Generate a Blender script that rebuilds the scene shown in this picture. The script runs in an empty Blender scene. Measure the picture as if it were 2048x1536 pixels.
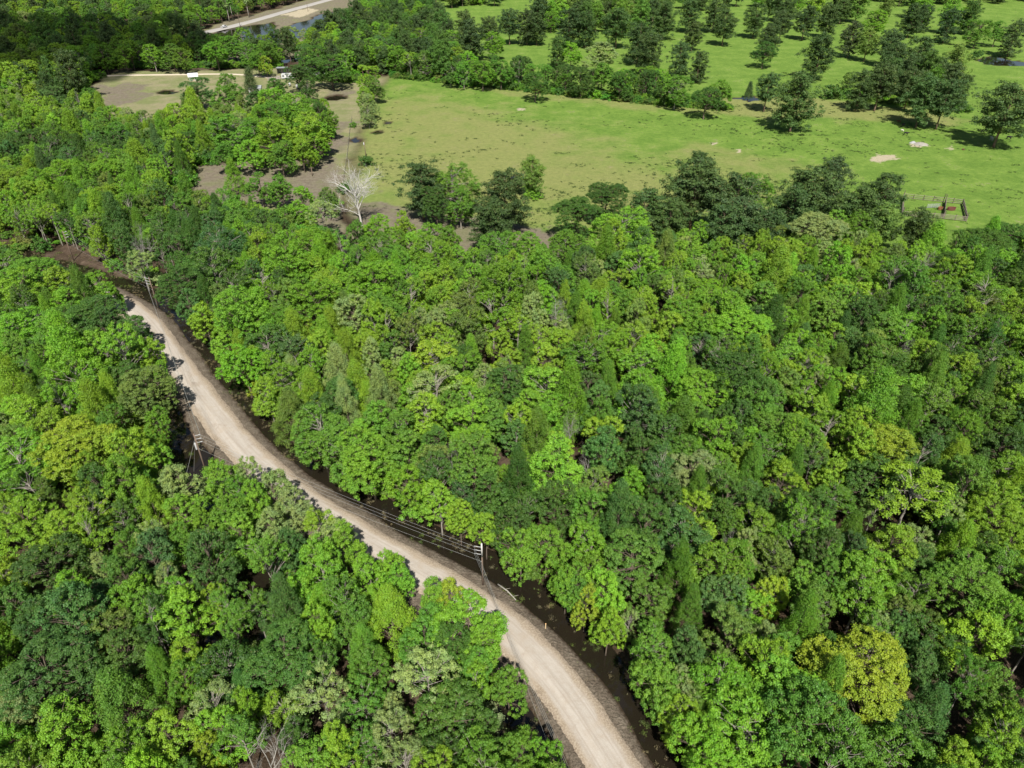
import bpy, bmesh, math, random
import numpy as np
from mathutils import Vector, Matrix

# ------------------------------------------------------------------ camera, sky, sun, exposure
PITCH, CAM_H, FPX = 35.0, 88.0, 1421.0            # drone camera: degrees below the horizon, metres up, focal length for a 2048 frame
scene = bpy.context.scene
col = scene.collection
cam_d = bpy.data.cameras.new('camera'); cam = bpy.data.objects.new('camera', cam_d); col.objects.link(cam)
cam_d.sensor_fit = 'HORIZONTAL'; cam_d.sensor_width = 36.0; cam_d.lens = 36.0 * FPX / 2048.0
cam_d.clip_start = 0.5; cam_d.clip_end = 12000
cam.location = (0, 0, CAM_H); cam.rotation_euler = (math.radians(90 - PITCH), 0, 0)
scene.camera = cam
SUN = Vector((-0.056, 0.625, -0.79)).normalized()   # direction the sunlight travels
SUN_EL = math.asin(-SUN.z)
world = bpy.data.worlds.new('World'); scene.world = world; world.use_nodes = True
wn = world.node_tree.nodes; wn.clear()
sky = wn.new('ShaderNodeTexSky'); sky.sky_type = 'NISHITA'; sky.sun_disc = False
sky.sun_elevation = SUN_EL; sky.sun_rotation = math.atan2(-SUN.x, -SUN.y)
sky.air_density = 1.0; sky.dust_density = 1.0; sky.ozone_density = 1.0
bg = wn.new('ShaderNodeBackground'); bg.inputs['Strength'].default_value = 0.05
wo = wn.new('ShaderNodeOutputWorld')
world.node_tree.links.new(sky.outputs[0], bg.inputs[0]); world.node_tree.links.new(bg.outputs[0], wo.inputs[0])
sun_d = bpy.data.lights.new('sun', 'SUN'); sun_d.energy = 5.0; sun_d.angle = math.radians(0.5); sun_d.color = (1.0, 0.965, 0.90)
sun = bpy.data.objects.new('sun', sun_d); col.objects.link(sun)
sun.rotation_euler = SUN.to_track_quat('-Z', 'Y').to_euler(); sun.location = (20, -80, 250)
vs = scene.view_settings
scene.display_settings.display_device = 'sRGB'
vs.view_transform = 'Standard'; vs.look = 'None'; vs.gamma = 1.0; vs.use_curve_mapping = False
vs.exposure = 0.64
scene.render.engine = 'CYCLES'
scene.cycles.use_denoising = True
scene.cycles.max_bounces = 6; scene.cycles.diffuse_bounces = 3; scene.cycles.transmission_bounces = 4
scene.cycles.volume_bounces = 0

# ------------------------------------------------------------------ helpers
_p = math.radians(PITCH)
_F = np.array([0, math.cos(_p), -math.sin(_p)]); _U = np.array([0, math.sin(_p), math.cos(_p)])
def G(u, v, z=0.0):
    """survey helper: the place (x, y) at height z seen at u, v of the photograph"""
    d = _F + np.array([1, 0, 0]) * (u - 1024) / FPX + _U * (768 - v) / FPX
    t = (z - CAM_H) / d[2]
    return np.array([d[0] * t, d[1] * t])
def depth_of(x, y, z):
    return float(np.dot(np.array([x, y, z - CAM_H]), _F))
def view_uv(x, y, z=0.0):
    r = np.array([x, y, z - CAM_H]); d = np.dot(r, _F)
    return 1024 + FPX * x / d, 768 - FPX * np.dot(r, _U) / d
def poly(pts, z=0.0): return np.array([G(u, v, z) for u, v in pts])
def inside(P, X, Y):
    r = np.zeros(np.shape(X), bool); n = len(P); j = n - 1
    for i in range(n):
        xi, yi = P[i]; xj, yj = P[j]
        if yi != yj:
            r ^= ((yi > Y) != (yj > Y)) & (X < (xj - xi) * (Y - yi) / (yj - yi) + xi)
        j = i
    return r
def dist_poly(L, X, Y, closed=False):
    best = np.full(np.shape(X), 1e9)
    m = len(L) if closed else len(L) - 1
    for i in range(m):
        a = L[i]; b = L[(i + 1) % len(L)]; d = b - a; q = float(np.dot(d, d)) + 1e-9
        t = np.clip(((X - a[0]) * d[0] + (Y - a[1]) * d[1]) / q, 0, 1)
        best = np.minimum(best, np.hypot(X - a[0] - t * d[0], Y - a[1] - t * d[1]))
    return best
def sdist(P, X, Y):
    d = dist_poly(P, X, Y, True); return np.where(inside(P, X, Y), d, -d)
_rs = np.random.RandomState(5); _NT = _rs.rand(256, 256)
def vnoise(x, y):
    x = np.asarray(x, float); y = np.asarray(y, float)
    xi = np.floor(x).astype(int); yi = np.floor(y).astype(int); fx = x - xi; fy = y - yi
    fx = fx * fx * (3 - 2 * fx); fy = fy * fy * (3 - 2 * fy)
    g = lambda a, b: _NT[a % 256, b % 256]
    return (g(xi, yi) * (1 - fx) + g(xi + 1, yi) * fx) * (1 - fy) + (g(xi, yi + 1) * (1 - fx) + g(xi + 1, yi + 1) * fx) * fy
def fbm(x, y, s, o=4):
    r = 0; a = .5; t = 0
    for k in range(o):
        r = r + a * vnoise(np.asarray(x) / s + 17.3 * k, np.asarray(y) / s + 9.1 * k); t += a; a *= .5; s *= .5
    return r / t
def sstep(a, b, x):
    t = np.clip((x - a) / (b - a), 0, 1); return t * t * (3 - 2 * t)

def mesh_np(name, V, quads=None, tris=None, mat=None, smooth=False):
    me = bpy.data.meshes.new(name)
    V = np.asarray(V, np.float32); me.vertices.add(len(V)); me.vertices.foreach_set('co', V.ravel())
    nq = 0 if quads is None else len(quads); nt = 0 if tris is None else len(tris)
    L = []; starts = []; k = 0
    if nq: L.append(np.asarray(quads, np.int32).ravel()); starts.append(np.arange(nq) * 4); k = nq * 4
    if nt: L.append(np.asarray(tris, np.int32).ravel()); starts.append(k + np.arange(nt) * 3)
    L = np.concatenate(L); me.loops.add(len(L)); me.loops.foreach_set('vertex_index', L)
    me.polygons.add(nq + nt); me.polygons.foreach_set('loop_start', np.concatenate(starts).astype(np.int32))
    me.polygons.foreach_set('use_smooth', np.full(nq + nt, smooth))
    me.update(calc_edges=True); me.validate()
    if mat: me.materials.append(mat)
    return me
class MB:
    """collects boxes, tubes and prisms into one mesh"""
    def __init__(s): s.v = []; s.f = []
    def add(s, vs_, fs):
        o = len(s.v); s.v += [tuple(map(float, q)) for q in vs_]; s.f += [tuple(o + i for i in f) for f in fs]; return s
    def box(s, x0, x1, y0, y1, z0, z1):
        return s.add([(x0, y0, z0), (x1, y0, z0), (x1, y1, z0), (x0, y1, z0), (x0, y0, z1), (x1, y0, z1), (x1, y1, z1), (x0, y1, z1)],
                     [(3, 2, 1, 0), (4, 5, 6, 7), (0, 1, 5, 4), (1, 2, 6, 5), (2, 3, 7, 6), (3, 0, 4, 7)])
    def tube(s, pts, rad, n=6, cap=True):
        pts = [Vector(q) for q in pts]; rings = []
        rad = rad if hasattr(rad, '__len__') else [rad] * len(pts)
        for i, p in enumerate(pts):
            d = (pts[min(i + 1, len(pts) - 1)] - pts[max(i - 1, 0)])
            d = d.normalized() if d.length > 1e-9 else Vector((0, 0, 1))
            a = d.cross(Vector((0, 0, 1)) if abs(d.z) < .95 else Vector((1, 0, 0))).normalized(); b = d.cross(a)
            rings.append([p + (a * math.cos(t) + b * math.sin(t)) * rad[i] for t in [2 * math.pi * k / n for k in range(n)]])
        vv = [q for r in rings for q in r]; ff = []
        for i in range(len(pts) - 1):
            for k in range(n):
                ff.append((i * n + k, i * n + (k + 1) % n, (i + 1) * n + (k + 1) % n, (i + 1) * n + k))
        if cap: ff += [tuple(range(n))[::-1], tuple((len(pts) - 1) * n + k for k in range(n))]
        return s.add(vv, ff)
    def mesh(s, name, mat, smooth=False):
        me = bpy.data.meshes.new(name); me.from_pydata(s.v, [], s.f)
        bm = bmesh.new(); bm.from_mesh(me); bmesh.ops.recalc_face_normals(bm, faces=bm.faces); bm.to_mesh(me); bm.free()
        if mat: me.materials.append(mat)
        if smooth: me.polygons.foreach_set('use_smooth', [True] * len(me.polygons))
        me.update(); return me
    def build(s, name, mat, parent=None, smooth=False): return link(name, s.mesh(name, mat, smooth), parent)
def link(name, data, parent=None, loc=None):
    o = bpy.data.objects.new(name, data); col.objects.link(o)
    if parent: o.parent = parent
    if loc is not None: o.location = loc
    return o
def thing(name, label, cat, loc, rz=0.0, group=None):
    o = link(name, None); o.location = loc; o.rotation_euler = (0, 0, rz); o.empty_display_size = .2
    return tag(o, label, cat, group)
def tag(o, label=None, cat=None, group=None, kind=None):
    if label: o['label'] = label
    if cat: o['category'] = cat
    if group: o['group'] = group
    if kind: o['kind'] = kind
    return o

# ------------------------------------------------------------------ materials
def new_mat(name):
    m = bpy.data.materials.new(name); m.use_nodes = True; nt = m.node_tree; nt.nodes.clear()
    out = nt.nodes.new('ShaderNodeOutputMaterial'); return m, nt, out
class N:
    """small node-writing helper"""
    def __init__(s, nt): s.nt = nt
    def n(s, t, **kw):
        o = s.nt.nodes.new(t)
        for k, v in kw.items(): setattr(o, k, v)
        return o
    def set(s, sock, v):
        if isinstance(v, bpy.types.NodeSocket): s.nt.links.new(v, sock)
        elif v is not None: sock.default_value = v
    def noise(s, scale, detail=4, rough=.6, vec=None, dist=0):
        o = s.n('ShaderNodeTexNoise'); o.inputs['Scale'].default_value = scale; o.inputs['Detail'].default_value = detail
        o.inputs['Roughness'].default_value = rough; o.inputs['Distortion'].default_value = dist
        if vec is not None: s.set(o.inputs['Vector'], vec)
        return o.outputs['Fac']
    def mix(s, f, a, b, mode='MIX'):
        o = s.n('ShaderNodeMix', data_type='RGBA', blend_type=mode)
        s.set(o.inputs[0], f); s.set(o.inputs[6], a); s.set(o.inputs[7], b); return o.outputs[2]
    def math(s, op, a, b=None, c=None, clamp=False):
        o = s.n('ShaderNodeMath', operation=op, use_clamp=clamp)
        for i, q in enumerate((a, b, c)):
            if q is not None: s.set(o.inputs[i], q)
        return o.outputs[0]
    def ramp(s, f, a, b):
        o = s.n('ShaderNodeMapRange', interpolation_type='SMOOTHSTEP')
        s.set(o.inputs[0], f); o.inputs[1].default_value = a; o.inputs[2].default_value = b
        return o.outputs[0]
    def attr(s, name, typ='GEOMETRY'):
        return s.n('ShaderNodeAttribute', attribute_name=name, attribute_type=typ)
    def pos(s): return s.n('ShaderNodeNewGeometry').outputs['Position']
    def objco(s): return s.n('ShaderNodeTexCoord').outputs['Object']
    def bump(s, h, strength=.5, dist=.1):
        o = s.n('ShaderNodeBump'); o.inputs['Strength'].default_value = strength; o.inputs['Distance'].default_value = dist
        s.set(o.inputs['Height'], h); return o.outputs[0]
    def bsdf(s, color, rough=.8, spec=.3, metal=0, normal=None):
        o = s.n('ShaderNodeBsdfPrincipled'); s.set(o.inputs['Base Color'], color); s.set(o.inputs['Roughness'], rough)
        o.inputs['Specular IOR Level'].default_value = spec; o.inputs['Metallic'].default_value = metal
        if normal is not None: s.set(o.inputs['Normal'], normal)
        return o.outputs[0]
def c4(c): return (c[0], c[1], c[2], 1.0)
_simple = {}
def simple(name, c, rough=.7, metal=0, var=.25, scale=2.0, spec=.3):
    if name in _simple: return _simple[name]
    m, nt, out = new_mat(name); q = N(nt)
    f = q.noise(scale, 5, .65, q.objco())
    d = tuple(x * (1 - var) for x in c); l = tuple(min(1, x * (1 + var)) for x in c)
    nt.links.new(q.bsdf(q.mix(f, c4(d), c4(l)), rough, spec, metal), out.inputs[0])
    _simple[name] = m; return m
def leaf_material(name, transl=.35, rough=.55):
    m, nt, out = new_mat(name); q = N(nt)
    tint = q.attr('tint', 'INSTANCER').outputs['Color']
    var = q.attr('leafvar').outputs['Color']
    sep = q.n('ShaderNodeSeparateColor'); q.set(sep.inputs[0], var)
    # leaf to leaf differences of colour, and clump to clump ones of young and old leaves
    c = q.mix(sep.outputs[0], q.mix(1.0, tint, (.72, .76, .7, 1), 'MULTIPLY'), q.mix(1.0, tint, (1.25, 1.2, 1.1, 1), 'MULTIPLY'))
    c = q.mix(q.math('MULTIPLY', sep.outputs[1], .55), c, q.mix(1.0, tint, (1.18, 1.2, .9, 1), 'MULTIPLY'))
    nz = q.noise(.45, 3, .6, q.objco())
    c = q.mix(q.ramp(nz, .35, .65), q.mix(1.0, c, (.84, .93, 1.0, 1), 'MULTIPLY'), q.mix(1.0, c, (1.09, 1.05, .92, 1), 'MULTIPLY'))
    c = q.mix(q.math('MULTIPLY', q.ramp(sep.outputs[2], .975, .985), .6), c, (.20, .155, .06, 1))
    p = q.bsdf(c, rough, .32)
    t = q.n('ShaderNodeBsdfTranslucent'); q.set(t.inputs[0], q.mix(1.0, c, (1.15, 1.1, .5, 1), 'MULTIPLY'))
    mx = q.n('ShaderNodeMixShader'); mx.inputs[0].default_value = transl
    nt.links.new(p, mx.inputs[1]); nt.links.new(t.outputs[0], mx.inputs[2]); nt.links.new(mx.outputs[0], out.inputs[0])
    return m
M_leaf = leaf_material('leaf', .28, .5)
M_needle = leaf_material('needle', .15, .55)
M_bark = simple('bark', (.13, .10, .075), .9, 0, .4, 1.5)
M_pinebark = simple('pine_bark', (.17, .115, .08), .9, 0, .4, 1.5)
M_palebark = simple('pale_bark', (.27, .245, .205), .85, 0, .3, 1.2)
M_deadwood = simple('dead_wood', (.30, .28, .245), .85, 0, .25, 1.0)

# ------------------------------------------------------------------ the lie of the land (road line, clearings, ponds)
ROAD_R = [(-150, 492), (0, 520), (110, 546), (180, 566), (238, 584), (278, 602), (312, 630), (342, 671), (375, 720), (415, 770), (455, 822), (509, 890), (543, 924), (585, 958), (640, 995), (700, 1035), (755, 1066), (821, 1105), (870, 1130), (937, 1162), (1003, 1200), (1045, 1230), (1090, 1268), (1128, 1314), (1163, 1366), (1205, 1419), (1240, 1471), (1275, 1536)]
rr = poly(ROAD_R)
def resample(P, step):
    P = np.asarray(P, float); s = np.r_[0, np.cumsum(np.hypot(*np.diff(P, axis=0).T))]
    n = max(2, int(s[-1] / step)); t = np.linspace(0, s[-1], n)
    return np.c_[np.interp(t, s, P[:, 0]), np.interp(t, s, P[:, 1])]
def smooth_line(P, it=30):
    P = P.copy()
    for _ in range(it): P[1:-1] = .25 * P[:-2] + .5 * P[1:-1] + .25 * P[2:]
    return P
ext0 = rr[0] + (rr[0] - rr[1]) / np.linalg.norm(rr[0] - rr[1]) * 60
ext1 = rr[-1] + (rr[-1] - rr[-3]) / np.linalg.norm(rr[-1] - rr[-3]) * 60
rr = smooth_line(resample(np.vstack([ext0, rr, ext1]), 2.0), 40)
tan = np.gradient(rr, axis=0); tan /= np.linalg.norm(tan, axis=1)[:, None]
nrm = np.c_[-tan[:, 1], tan[:, 0]]
if np.mean(nrm[:, 0]) < 0: nrm = -nrm                     # towards the right of the picture
ROAD_W = 5.3
RC = rr - nrm * ROAD_W / 2                                # centre line
def road_side(X, Y):
    """signed distance to the road centre line, positive to the right"""
    X = np.asarray(X, float); Y = np.asarray(Y, float)
    best = np.full(X.shape, 1e9); sg = np.zeros(X.shape)
    for i in range(0, len(RC) - 1, 1):
        a = RC[i]; b = RC[i + 1]; d = b - a; q = float(d @ d)
        t = np.clip(((X - a[0]) * d[0] + (Y - a[1]) * d[1]) / q, 0, 1)
        ex = X - a[0] - t * d[0]; ey = Y - a[1] - t * d[1]; e = np.hypot(ex, ey)
        m = e < best; best = np.where(m, e, best); sg = np.where(m, np.sign(ex * nrm[i, 0] + ey * nrm[i, 1]), sg)
    return best * sg
PASTURE = poly([(880, -75), (865, 20), (770, 150), (735, 230), (715, 330), (700, 400), (690, 490), (705, 522), (760, 530), (850, 535), (950, 540), (1100, 545), (1300, 540), (1420, 512), (1560, 510), (1700, 525), (1780, 550), (1900, 525), (2048, 512), (2600, 520), (2600, -75)])
CLEARING = poly([(180, 172), (200, 155), (240, 142), (400, 138), (560, 135), (600, 150), (700, 165), (770, 150), (735, 230), (715, 330), (690, 490), (655, 480), (622, 457), (560, 434), (480, 426), (400, 408), (385, 358), (400, 330), (480, 318), (560, 325), (630, 305), (668, 262), (660, 246), (610, 252), (540, 250), (480, 252), (400, 266), (350, 268), (290, 278), (220, 256), (185, 205)])
PONDSIDE = poly([(330, 86), (440, 45), (560, 15), (640, -10), (720, -20), (730, 30), (700, 72), (640, 100), (570, 118), (540, 124), (450, 128), (415, 105)])
CHANNEL = poly([(678, 465), (712, 490), (716, 560), (698, 580), (690, 540)])
PONDS = [poly(p) for p in (
    [(400, 78), (440, 61), (500, 50), (548, 44), (562, 84), (520, 90), (450, 90)], [(565, 60), (640, 28), (700, 20), (705, 40), (650, 62), (600, 72), (590, 80)],
    [(490, 92), (520, 86), (525, 96), (500, 100)], [(590, 88), (640, 76), (655, 86), (610, 98)],
    [(310, 183), (335, 178), (362, 183), (340, 187), (315, 187)], [(645, 196), (660, 190), (690, 188), (698, 196), (660, 201)],
    [(700, 277), (712, 272), (722, 278), (714, 284), (702, 284)], [(768, 243), (778, 240), (786, 244), (776, 248)],
    [(1018, 355), (1035, 352), (1038, 358), (1022, 360)], [(1022, 348), (1036, 347), (1036, 350), (1022, 351)], [(1955, 118), (1985, 110), (2048, 122), (2090, 132), (2030, 132), (1975, 128)],
    [(905, 150), (918, 136), (925, 152), (915, 160)], [(1460, 194), (1500, 190), (1540, 196), (1500, 202)], [(740, 263), (760, 258), (768, 264), (750, 268)])]

OPEN_A = poly([(300, 750), (400, 755), (475, 945), (460, 1030), (360, 1030), (300, 915)])
OPEN_B = poly([(1000, 1405), (1130, 1410), (1170, 1600), (970, 1640), (1000, 1500)])
BAY_FRONT = poly([(330, 360), (700, 440), (720, 560), (560, 540), (330, 480)])
STRIP = poly([(118, 490), (150, 497), (215, 530), (300, 580), (345, 640), (310, 650), (240, 590), (160, 545), (110, 515)])
def forest_mask(X, Y):
    f = ~(inside(PASTURE, X, Y) | inside(CLEARING, X, Y) | inside(PONDSIDE, X, Y) | inside(CHANNEL, X, Y))
    return f

# ------------------------------------------------------------------ ground: one sheet, finer towards the near side
def build_ground():
    ys = [14.0]
    while ys[-1] < 1500: ys.append(ys[-1] + max(.62, .0085 * ys[-1]))
    while ys[-1] < 9000: ys.append(ys[-1] * 1.25)
    ys = np.array([-600, -200, -60, -10] + ys); nc = 330
    t = np.linspace(-1, 1, nc)
    half = np.where(ys < 1500, np.maximum(ys, 14) * .86 + 45, ys * 1.3) ; half[:4] = (900, 400, 120, 70)
    X = t[None, :] * half[:, None]; Y = np.repeat(ys[:, None], nc, 1)
    near = Y < 1200
    jx = (fbm(X, Y, 14) - .5); jy = (fbm(X + 300, Y - 77, 14) - .5)
    Xw = X + jx * 10; Yw = Y + jy * 10
    Xs = X + (fbm(X, Y, 3.5, 3) - .5) * 3; Ys = Y + (fbm(X - 55, Y + 41, 3.5, 3) - .5) * 3
    sd_p = sdist(PASTURE, Xw, Yw); sd_c = sdist(CLEARING, Xw, Yw); sd_s = sdist(PONDSIDE, Xw, Yw); sd_ch = sdist(CHANNEL, Xs, Ys)
    rs = road_side(X, Y)
    d = np.abs(rs) - ROAD_W / 2                               # distance beyond the road edge
    grass = sstep(-4, 6, sd_p)
    clear = sstep(-3, 4, np.maximum(sd_c, sd_s)) * (1 - grass)
    Z = np.zeros_like(X)
    openland = np.maximum(grass, clear)
    floor = (fbm(X, Y, 18) - .5) * 1.5 + (fbm(X, Y, 3.1, 3) - .5) * .5 - .32
    Z += (1 - openland) * floor + openland * (fbm(X, Y, 40) - .5) * .5 * np.clip(np.maximum(sd_p, sd_c) / 30, 0, 1)
    # the roadside: verge, then a ditch
    wob = (fbm(X, Y, 9, 3) - .5) * 3.0
    dr = np.where(rs > 0, d, 1e3) + wob * .6; dl = np.where(rs < 0, d, 1e3) + wob
    verge = sstep(9.5, 5.0, np.abs(d))
    vz = .02 - .30 * sstep(1.0, 4.5, d) + (fbm(X, Y, 2.0, 3) - .5) * .22
    Z = Z * (1 - verge) + vz * verge
    Z -= .8 * sstep(2.0, 3.6, dr) * sstep(8.2, 6.4, dr) * (1 - .5 * openland)
    opn = np.maximum(sstep(-6, 0, sdist(OPEN_A, X, Y)), sstep(-8, 0, sdist(OPEN_B, X, Y)))
    wl = 1.0 * sstep(3.4 - 1.9 * opn, 5.3 - 1.9 * opn, dl) * sstep(12.5, 9.0, dl) * (1 - openland) * (.35 + .65 * opn); Z -= wl
    Z = np.where(d < 0.2, np.minimum(Z, -.12), Z)
    Z -= 1.3 * sstep(-1, 1.5, sd_ch)
    for k, P in enumerate(PONDS):
        big = k < 4 or k == 10
        s = sdist(P, Xw if big else Xs, Yw if big else Ys); Z -= (1.5 if big else .75) * sstep(-1.0 - 2 * big, 1.2 + 3 * big, s)
    Z[~near] = 0.4
    V = np.c_[X.ravel(), Y.ravel(), Z.ravel()]
    nr = len(ys); i = np.arange(nr - 1)[:, None] * nc + np.arange(nc - 1)[None, :]
    Q = np.stack([i, i + 1, i + nc + 1, i + nc], -1).reshape(-1, 4)
    me = mesh_np('ground', V, Q, smooth=True)
    # what grows or lies where: R pasture grass, G dry or yellowed, B bare mud, A open land that is not pasture
    yel = sdist(poly([(700, 440), (700, 330), (745, 235), (860, 190), (1050, 250), (1280, 330), (1420, 355), (1400, 420), (1200, 440), (1050, 440), (900, 450)]), X + jx * 60, Y + jy * 60)
    dry = sstep(-55, 40, yel)
    dry = np.maximum(dry, .95 * sstep(-9, 5, sdist(poly([(1440, 200), (1540, 192), (1660, 200), (1830, 215), (1900, 232), (1890, 246), (1700, 240), (1560, 232), (1450, 225)]), X + jx * 24, Y + jy * 24)))
    dry = np.maximum(dry, .8 * sstep(-7, 4, sdist(poly([(900, 158), (1100, 180), (1300, 205), (1460, 222), (1440, 232), (1250, 215), (1050, 190), (900, 170)]), X + jx * 20, Y + jy * 20)))
    dry = np.maximum(dry, .75 * sstep(-20, 14, sdist(poly([(1300, 300), (1420, 300), (1600, 335), (1640, 365), (1500, 395), (1380, 370)]), X + jx * 50, Y + jy * 50)))
    mud = sstep(-7, 5, sdist(poly([(620, 250), (700, 240), (705, 330), (700, 400), (760, 400), (830, 420), (950, 430), (1080, 450), (1150, 480), (1150, 530), (700, 530), (600, 420), (380, 390), (380, 320)]), X + jx * 24, Y + jy * 24))
    mud = np.maximum(mud, sstep(-5, 4, sdist(poly([(180, 172), (250, 162), (300, 166), (300, 190), (270, 212), (220, 215)]), X + jx * 24, Y + jy * 24)))
    mud = np.maximum(mud, .9 * sstep(-5, 4, sdist(poly([(645, 178), (700, 172), (715, 190), (700, 205), (660, 205)]), X + jx * 24, Y + jy * 24)))
    mud = np.maximum(mud, .9 * sstep(-4, 5, sd_s))
    sand = np.zeros_like(X)
    for P in ([(1738, 316), (1770, 308), (1798, 310), (1794, 318), (1765, 324), (1740, 324)], [(1812, 288), (1832, 282), (1856, 288), (1850, 294), (1822, 294)], [(1424, 286), (1436, 286), (1436, 290), (1424, 290)], [(1466, 299), (1484, 303), (1482, 307), (1466, 303)], [(1890, 290), (1904, 292), (1900, 300), (1890, 298)], [(1036, 215), (1056, 216), (1050, 221), (1036, 220)], [(560, 30), (620, 15), (640, 20), (600, 36)], [(588, 66), (622, 54), (632, 60), (604, 72)], [(450, 84), (540, 82), (530, 88), (460, 92)]):
        sand = np.maximum(sand, sstep(-2.0, 1.0, sdist(poly(P), X + (fbm(X, Y, 4, 3) - .5) * 7, Y + (fbm(X + 9, Y, 4, 3) - .5) * 7)))
    C = np.stack([grass, dry, mud, np.maximum(clear, 0)], -1).reshape(-1, 4)
    a = me.attributes.new('zone', 'FLOAT_COLOR', 'POINT'); a.data.foreach_set('color', C.astype(np.float32).ravel())
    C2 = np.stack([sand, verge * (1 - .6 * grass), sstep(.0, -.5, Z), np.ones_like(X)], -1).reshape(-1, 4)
    a = me.attributes.new('zone_b', 'FLOAT_COLOR', 'POINT'); a.data.foreach_set('color', C2.astype(np.float32).ravel())
    m, nt, out = new_mat('ground'); q = N(nt); P = q.pos()
    z1 = q.attr('zone'); s1 = q.n('ShaderNodeSeparateColor'); q.set(s1.inputs[0], z1.outputs['Color'])
    z2 = q.attr('zone_b'); s2 = q.n('ShaderNodeSeparateColor'); q.set(s2.inputs[0], z2.outputs['Color'])
    flat = q.n('ShaderNodeMapping'); q.set(flat.inputs['Vector'], P); flat.inputs['Scale'].default_value = (1, 1, .15)
    W = flat.outputs[0]
    n_big = q.noise(.018, 4, .6, W); n_mid = q.noise(.09, 5, .65, W); n_sm = q.noise(.55, 5, .7, W); n_fine = q.noise(3.2, 4, .7, W)
    green = q.mix(q.ramp(n_mid, .35, .68), c4((.138, .230, .036)), c4((.198, .295, .052)))
    green = q.mix(q.ramp(n_sm, .3, .75), q.mix(1.0, green, (.68, .76, .7, 1), 'MULTIPLY'), green)
    ycol = q.mix(q.ramp(n_sm, .25, .75), c4((.178, .200, .062)), c4((.250, .265, .086)))
    dryf = q.ramp(q.math('ADD', s1.outputs[1], q.math('MULTIPLY', q.math('SUBTRACT', n_mid, .5), 1.5)), .1, 1.05)
    g = q.mix(dryf, green, ycol)
    g = q.mix(q.math('MULTIPLY', q.ramp(q.math('MULTIPLY', n_mid, q.noise(.7, 3, .6, W)), .34, .42), .5), g, c4((.28, .22, .15)))
    mudc = q.mix(q.ramp(n_sm, .3, .7), c4((.150, .122, .090)), c4((.225, .190, .142)))
    mudc = q.mix(q.math('MULTIPLY', q.ramp(n_mid, .46, .66), .65), mudc, c4((.175, .185, .085)))
    mudc = q.mix(q.math('MULTIPLY', q.ramp(n_fine, .5, .75), .5), mudc, c4((.10, .085, .06)))
    mudf = q.ramp(q.math('ADD', s1.outputs[2], q.math('MULTIPLY', q.math('SUBTRACT', n_mid, .5), 2.0)), .42, .95)
    clr = q.mix(q.ramp(n_mid, .35, .65), c4((.17, .19, .075)), c4((.25, .225, .13)))
    clr = q.mix(q.ramp(n_sm, .35, .8), clr, q.mix(1.0, clr, (1.2, 1.2, 1.15, 1), 'MULTIPLY'))
    flo = q.mix(q.ramp(n_sm, .3, .75), c4((.055, .038, .026)), c4((.135, .095, .066)))
    flo = q.mix(q.math('MULTIPLY', q.ramp(n_mid, .5, .7), .5), flo, c4((.07, .085, .03)))
    c = q.mix(s1.outputs[0], flo, g)
    c = q.mix(z1.outputs['Alpha'], c, clr)
    opn = q.math('MAXIMUM', s1.outputs[0], z1.outputs['Alpha'])
    c = q.mix(q.math('MULTIPLY', mudf, opn), c, mudc)
    ver = q.mix(q.ramp(n_sm, .3, .7), c4((.14, .11, .082)), c4((.235, .195, .15)))
    ver = q.mix(q.ramp(n_fine, .35, .75), q.mix(1.0, ver, (.6, .6, .58, 1), 'MULTIPLY'), ver)
    c = q.mix(s2.outputs[1], c, ver)
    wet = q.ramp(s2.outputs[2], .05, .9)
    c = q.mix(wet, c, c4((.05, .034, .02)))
    c = q.mix(q.ramp(q.math('ADD', s2.outputs[0], q.math('MULTIPLY', q.math('SUBTRACT', n_sm, .5), 1.8)), .45, .95), c, c4((.42, .36, .25)))
    c = q.mix(q.ramp(n_fine, .2, .8), q.mix(1.0, c, (.80, .82, .80, 1), 'MULTIPLY'), q.mix(1.0, c, (1.12, 1.1, 1.1, 1), 'MULTIPLY'))
    b = q.bump(q.math('ADD', n_fine, q.math('MULTIPLY', n_sm, 1.5)), .9, .35)
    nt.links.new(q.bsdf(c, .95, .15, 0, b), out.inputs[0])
    me.materials.append(m)
    return tag(link('ground', me), kind='structure')
build_ground()

# water standing in ditches, ponds and the flooded wood: one level sheet just under the dry ground
def build_water():
    m, nt, out = new_mat('flood_water'); q = N(nt); P = q.pos()
    b = q.bump(q.noise(1.3, 3, .5, P), .06, .05)
    c = q.mix(q.noise(.08, 3, .5, P), c4((.008, .007, .005)), c4((.020, .015, .009)))
    nt.links.new(q.bsdf(c, .06, .5, 0, b), out.inputs[0])
    me = MB().add([(-1100, -100, -.52), (1100, -100, -.52), (1100, 1150, -.52), (-1100, 1150, -.52)], [(0, 1, 2, 3)]).mesh('water', m)
    return tag(link('water', me), kind='structure')
build_water()

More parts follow.
